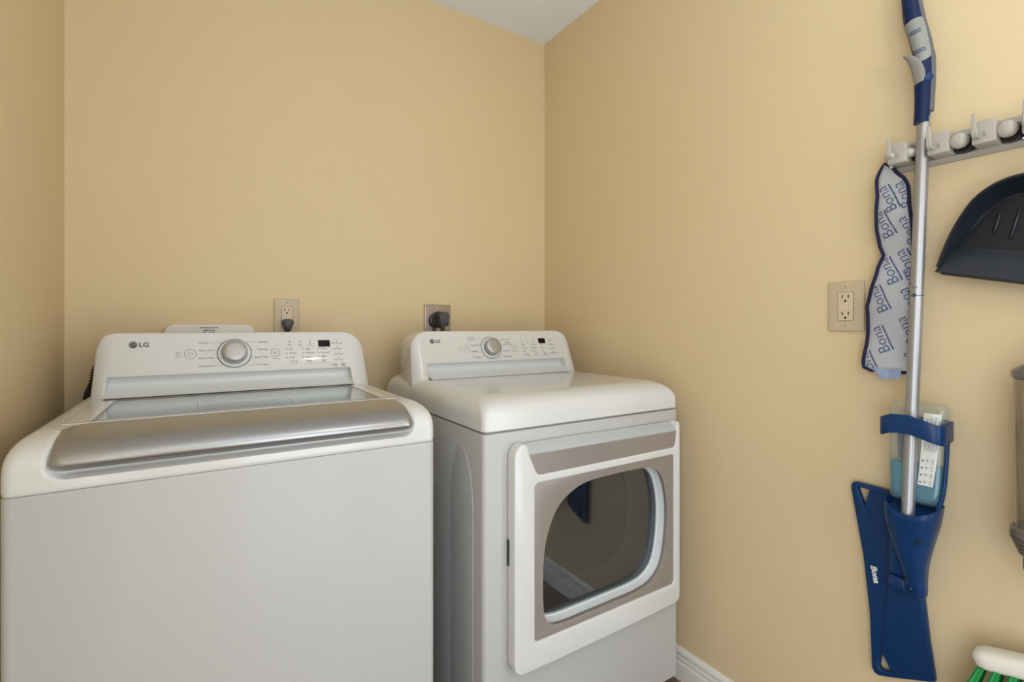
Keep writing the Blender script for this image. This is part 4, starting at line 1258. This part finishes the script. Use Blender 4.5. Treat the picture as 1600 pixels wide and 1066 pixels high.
lay = [[pan(*p, 0.008) for p in off(in_l, 0.003)], [pan(*p, rim_w(i) - 0.003) for i, p in enumerate(off(out_l, 0.0005))], [pan(*p, rim_w(i)) for i, p in enumerate(off(out_l, -0.001))], [pan(*p, rim_w(i)) for i, p in enumerate(off(out_l, -0.005))], [pan(*p, rim_w(i) - 0.003) for i, p in enumerate(off(out_l, -0.0065))],
       ] + [[pan(u + (a - u) * f, v + (b - v) * f, 0.010 + (rim_w(i) - 0.010) * g) for i, ((u, v), (a, b)) in enumerate(zip(in_l, out_l))] for f, g in ((0.42, 0.38), (0.24, 0.18), (0.10, 0.075), (0.0, 0.03))] + [[pan(*p, 0.0117) for p in off(in_l, -0.004)], [pan(*p, 0.0115) for p in off(in_l, -0.009)]]
add_loft(bm, lay, False, False, False)
# close both ends of the rim
for i in (0, nq - 1):
    bm.verts.ensure_lookup_table()
    bm.faces.new([bm.verts[k * nq + i] for k in range(len(lay))])
obj('pan_rim', bm, M['dust'], dpn, smooth=45)
floor_out = [(u, v) for u, v in off(in_l, -0.002)]
flp = obj('pan_floor', plate(floor_out, [], 0.004, 0.001, lambda u, v, w: pan(u, v, w + 0.0085)), M['dust'], dpn)
bm = bmesh.new()
for k in range(-3, 4):
    u = UC + 0.0258 * k
    top = (0.138, 0.137, 0.132, 0.120)[abs(k)]
    bot = (0.062, 0.063, 0.067, 0.076)[abs(k)]
    add_tube(bm, [pan(u, bot, 0.0122), pan(u, bot + 0.004, 0.0138), pan(u, (bot + top) / 2, 0.0142), pan(u, top - 0.004, 0.0138), pan(u, top, 0.0122)], [0.0010, 0.0028, 0.0030, 0.0028, 0.0010], 10)
obj('floor_rib', bm, M['dust'], flp)
lip_rows = []
for t in [k / 8 for k in range(9)]:
    v = 0.0440 + (-0.0090 - 0.0440) * t
    uu = 0.0115 - 0.0105 * t
    w = 0.0175 + 0.0330 * t ** 0.95
    lip_rows.append((v, uu, w))
bm = bmesh.new()
rows = [[pan(uu + (2 * UC - 2 * uu) * i / 10, v, w) for i in range(11)] for v, uu, w in [(0.0475, 0.0145, 0.0105), (0.0470, 0.0135, 0.0160)] + lip_rows]
add_loft(bm, rows, False, False, False)
bmesh.ops.recalc_face_normals(bm, faces=bm.faces)
bmesh.ops.solidify(bm, geom=bm.faces[:], thickness=0.0025)
obj('pan_lip', bm, M['dust'], dpn, smooth=40)
obj('rubber_edge', loft([[pan(0.012 + (2 * UC - 0.024) * i, v, w) for v, w in ((-0.0080, 0.042), (-0.0135, 0.044), (-0.0135, 0.0520), (-0.0080, 0.0520))] for i in (0, 1)]), M['black'], dpn)
hd = [(UC - 0.020, 0.176), (UC - 0.014, 0.21), (UC - 0.013, 0.265), (UC - 0.006, 0.285), (UC + 0.006, 0.285), (UC + 0.013, 0.265), (UC + 0.014, 0.21), (UC + 0.020, 0.176)]
obj('pan_handle', plate(hd[::-1], [[(UC - 0.005, 0.262), (UC - 0.005, 0.273), (UC + 0.005, 0.273), (UC + 0.005, 0.262)]], 0.014, 0.004, lambda u, v, w: pan(u, v, w + 0.084 - 0.0 * v) if v > 0.23 else pan(u, v, w + 0.045 + 0.039 * smooth01((v - 0.17) / 0.06))), M['dust'], dpn)

# ---- broom head down, handle up to the rack (mostly beyond the picture's edge)
BA = math.radians(14)
bc_, bs_ = math.cos(BA), math.sin(BA)
BO = (1.4810, 0.5120)
def brm(u, v, w):
    return right(BO[0] + u * bc_ - v * bs_, BO[1] + u * bs_ + v * bc_, w)
br = thing('broom', (-0.06, -1.62, 0.40), 'broom with cream head and green bristles hanging low on the right wall', 'broom')
hl = 0.28
rings = []
for k in range(25):
    u = hl * k / 24
    e = min(u, hl - u)
    s = math.sqrt(max(0.02, 1 - (1 - min(e / 0.022, 1)) ** 2))
    rings.append([brm(u, 0.001 + 0.0190 * s * math.copysign(abs(math.sin(t)) ** 0.7, math.sin(t)), 0.062 + 0.024 * s * math.copysign(abs(math.cos(t)) ** 0.7, math.cos(t))) for t in [2 * PI * i / 24 for i in range(24)]])
obj('broom_head', loft(rings), M['cream'], br, label='cream plastic broom head', smooth=60)
for i in range(12):
    for j in range(3):
        u = 0.014 + (hl - 0.028) * i / 11
        w = 0.045 + 0.017 * j
        sp = (i - 5.5) / 5.5
        bm = bmesh.new()
        d = Vector((0.055 * sp - 0.004, -0.105 + 0.012 * abs(sp), 0.012 * (j - 1)))
        rg = []
        for t in (0.0, 0.3, 0.65, 1.0):
            rad = 0.0052 + 0.0045 * t
            rg.append([brm(u + d.x * t + rad * (1 + 0.22 * (q % 2)) * math.cos(2 * PI * q / 16), -0.013 + d.y * t + 0.004 * t * (q % 3 - 1), w + d.z * t + rad * (1 + 0.22 * (q % 2)) * math.sin(2 * PI * q / 16)) for q in range(16)])
        add_loft(bm, rg)
        obj('bristle_tuft', bm, M['slate'] if i in (5, 6) else M['green'], br, smooth=20)
obj('handle_socket', tube([brm(0.150, 0.012, 0.062), right(1.632, 0.62, 0.062), right(1.640, 0.66, 0.062)], [0.020, 0.0165, 0.0145], 20), M['cream'], br)
obj('broom_handle', tube([right(1.6385, 0.64, 0.062), right(1.700, 1.05, 0.060), right(1.7585, 1.44, 0.058)], 0.0105, 18), M['cream'], br)
obj('hanging_loop', tube(spline([right(1.7580, 1.438, 0.058), right(1.7600, 1.470, 0.064), right(1.7640, 1.5225, 0.0690), right(1.7660, 1.5225, 0.0690), right(1.7640, 1.470, 0.064), right(1.7590, 1.438, 0.058)], 6), 0.0012, 8), M['print_white'], br)

# ---- vacuum with clear dust bin at the edge of the picture
va = thing('hand_vacuum', (-0.01, -1.59, 0.70), 'vacuum with smoky clear dust bin on the right wall, right of the mop bottle', 'vacuum cleaner')
vc = lambda z: right(1.592, z, 0.082)
obj('dust_bin', lathe([(0.0440, 0.772), (0.0465, 0.785), (0.0490, 1.058)], vc(0), (0, 0, 1), 40, False, False), M['bin'], va, label='smoky clear dust bin')
obj('bin_filter', lathe([(0.030, 0.775), (0.034, 0.79), (0.036, 1.05)], vc(0), (0, 0, 1), 30), M['filt'], va)
obj('bin_cap', lathe([(0.0495, 1.056), (0.0530, 1.060), (0.0530, 1.070), (0.0500, 1.0735), (0.022, 1.092), (0.001, 1.094)], vc(0), (0, 0, 1), 10), M['vac'], va, smooth=20)
prof = [(0.030, 0.740), (0.040, 0.745)]
for k in range(4):
    z = 0.748 + 0.0075 * k
    rr = 0.043 + 0.0030 * k
    prof += [(rr, z), (rr + 0.001, z + 0.005), (rr - 0.001, z + 0.0055), (rr - 0.001, z + 0.007)]
prof += [(0.0540, 0.780), (0.0530, 0.792), (0.0485, 0.796)]
obj('bin_collar', lathe(prof, vc(0), (0, 0, 1), 40), M['vac'], va, label='ribbed grey collar under the bin', smooth=30)
obj('bin_base', lathe([(0.024, 0.708), (0.034, 0.712), (0.037, 0.722), (0.036, 0.745)], vc(0), (0, 0, 1), 30), M['teal'], va, label='teal bin base')
obj('vacuum_body', box((-0.034, -1.640, 0.77), (-0.001, -1.575, 1.055), 0.012, 3), M['vac_dark'], va)
obj('vacuum_handle', tube(spline([right(1.610, 1.03, 0.022), right(1.625, 1.12, 0.03), right(1.640, 1.15, 0.07), right(1.640, 1.12, 0.10), right(1.615, 1.08, 0.095)], 6), 0.011, 14), M['vac_dark'], va)
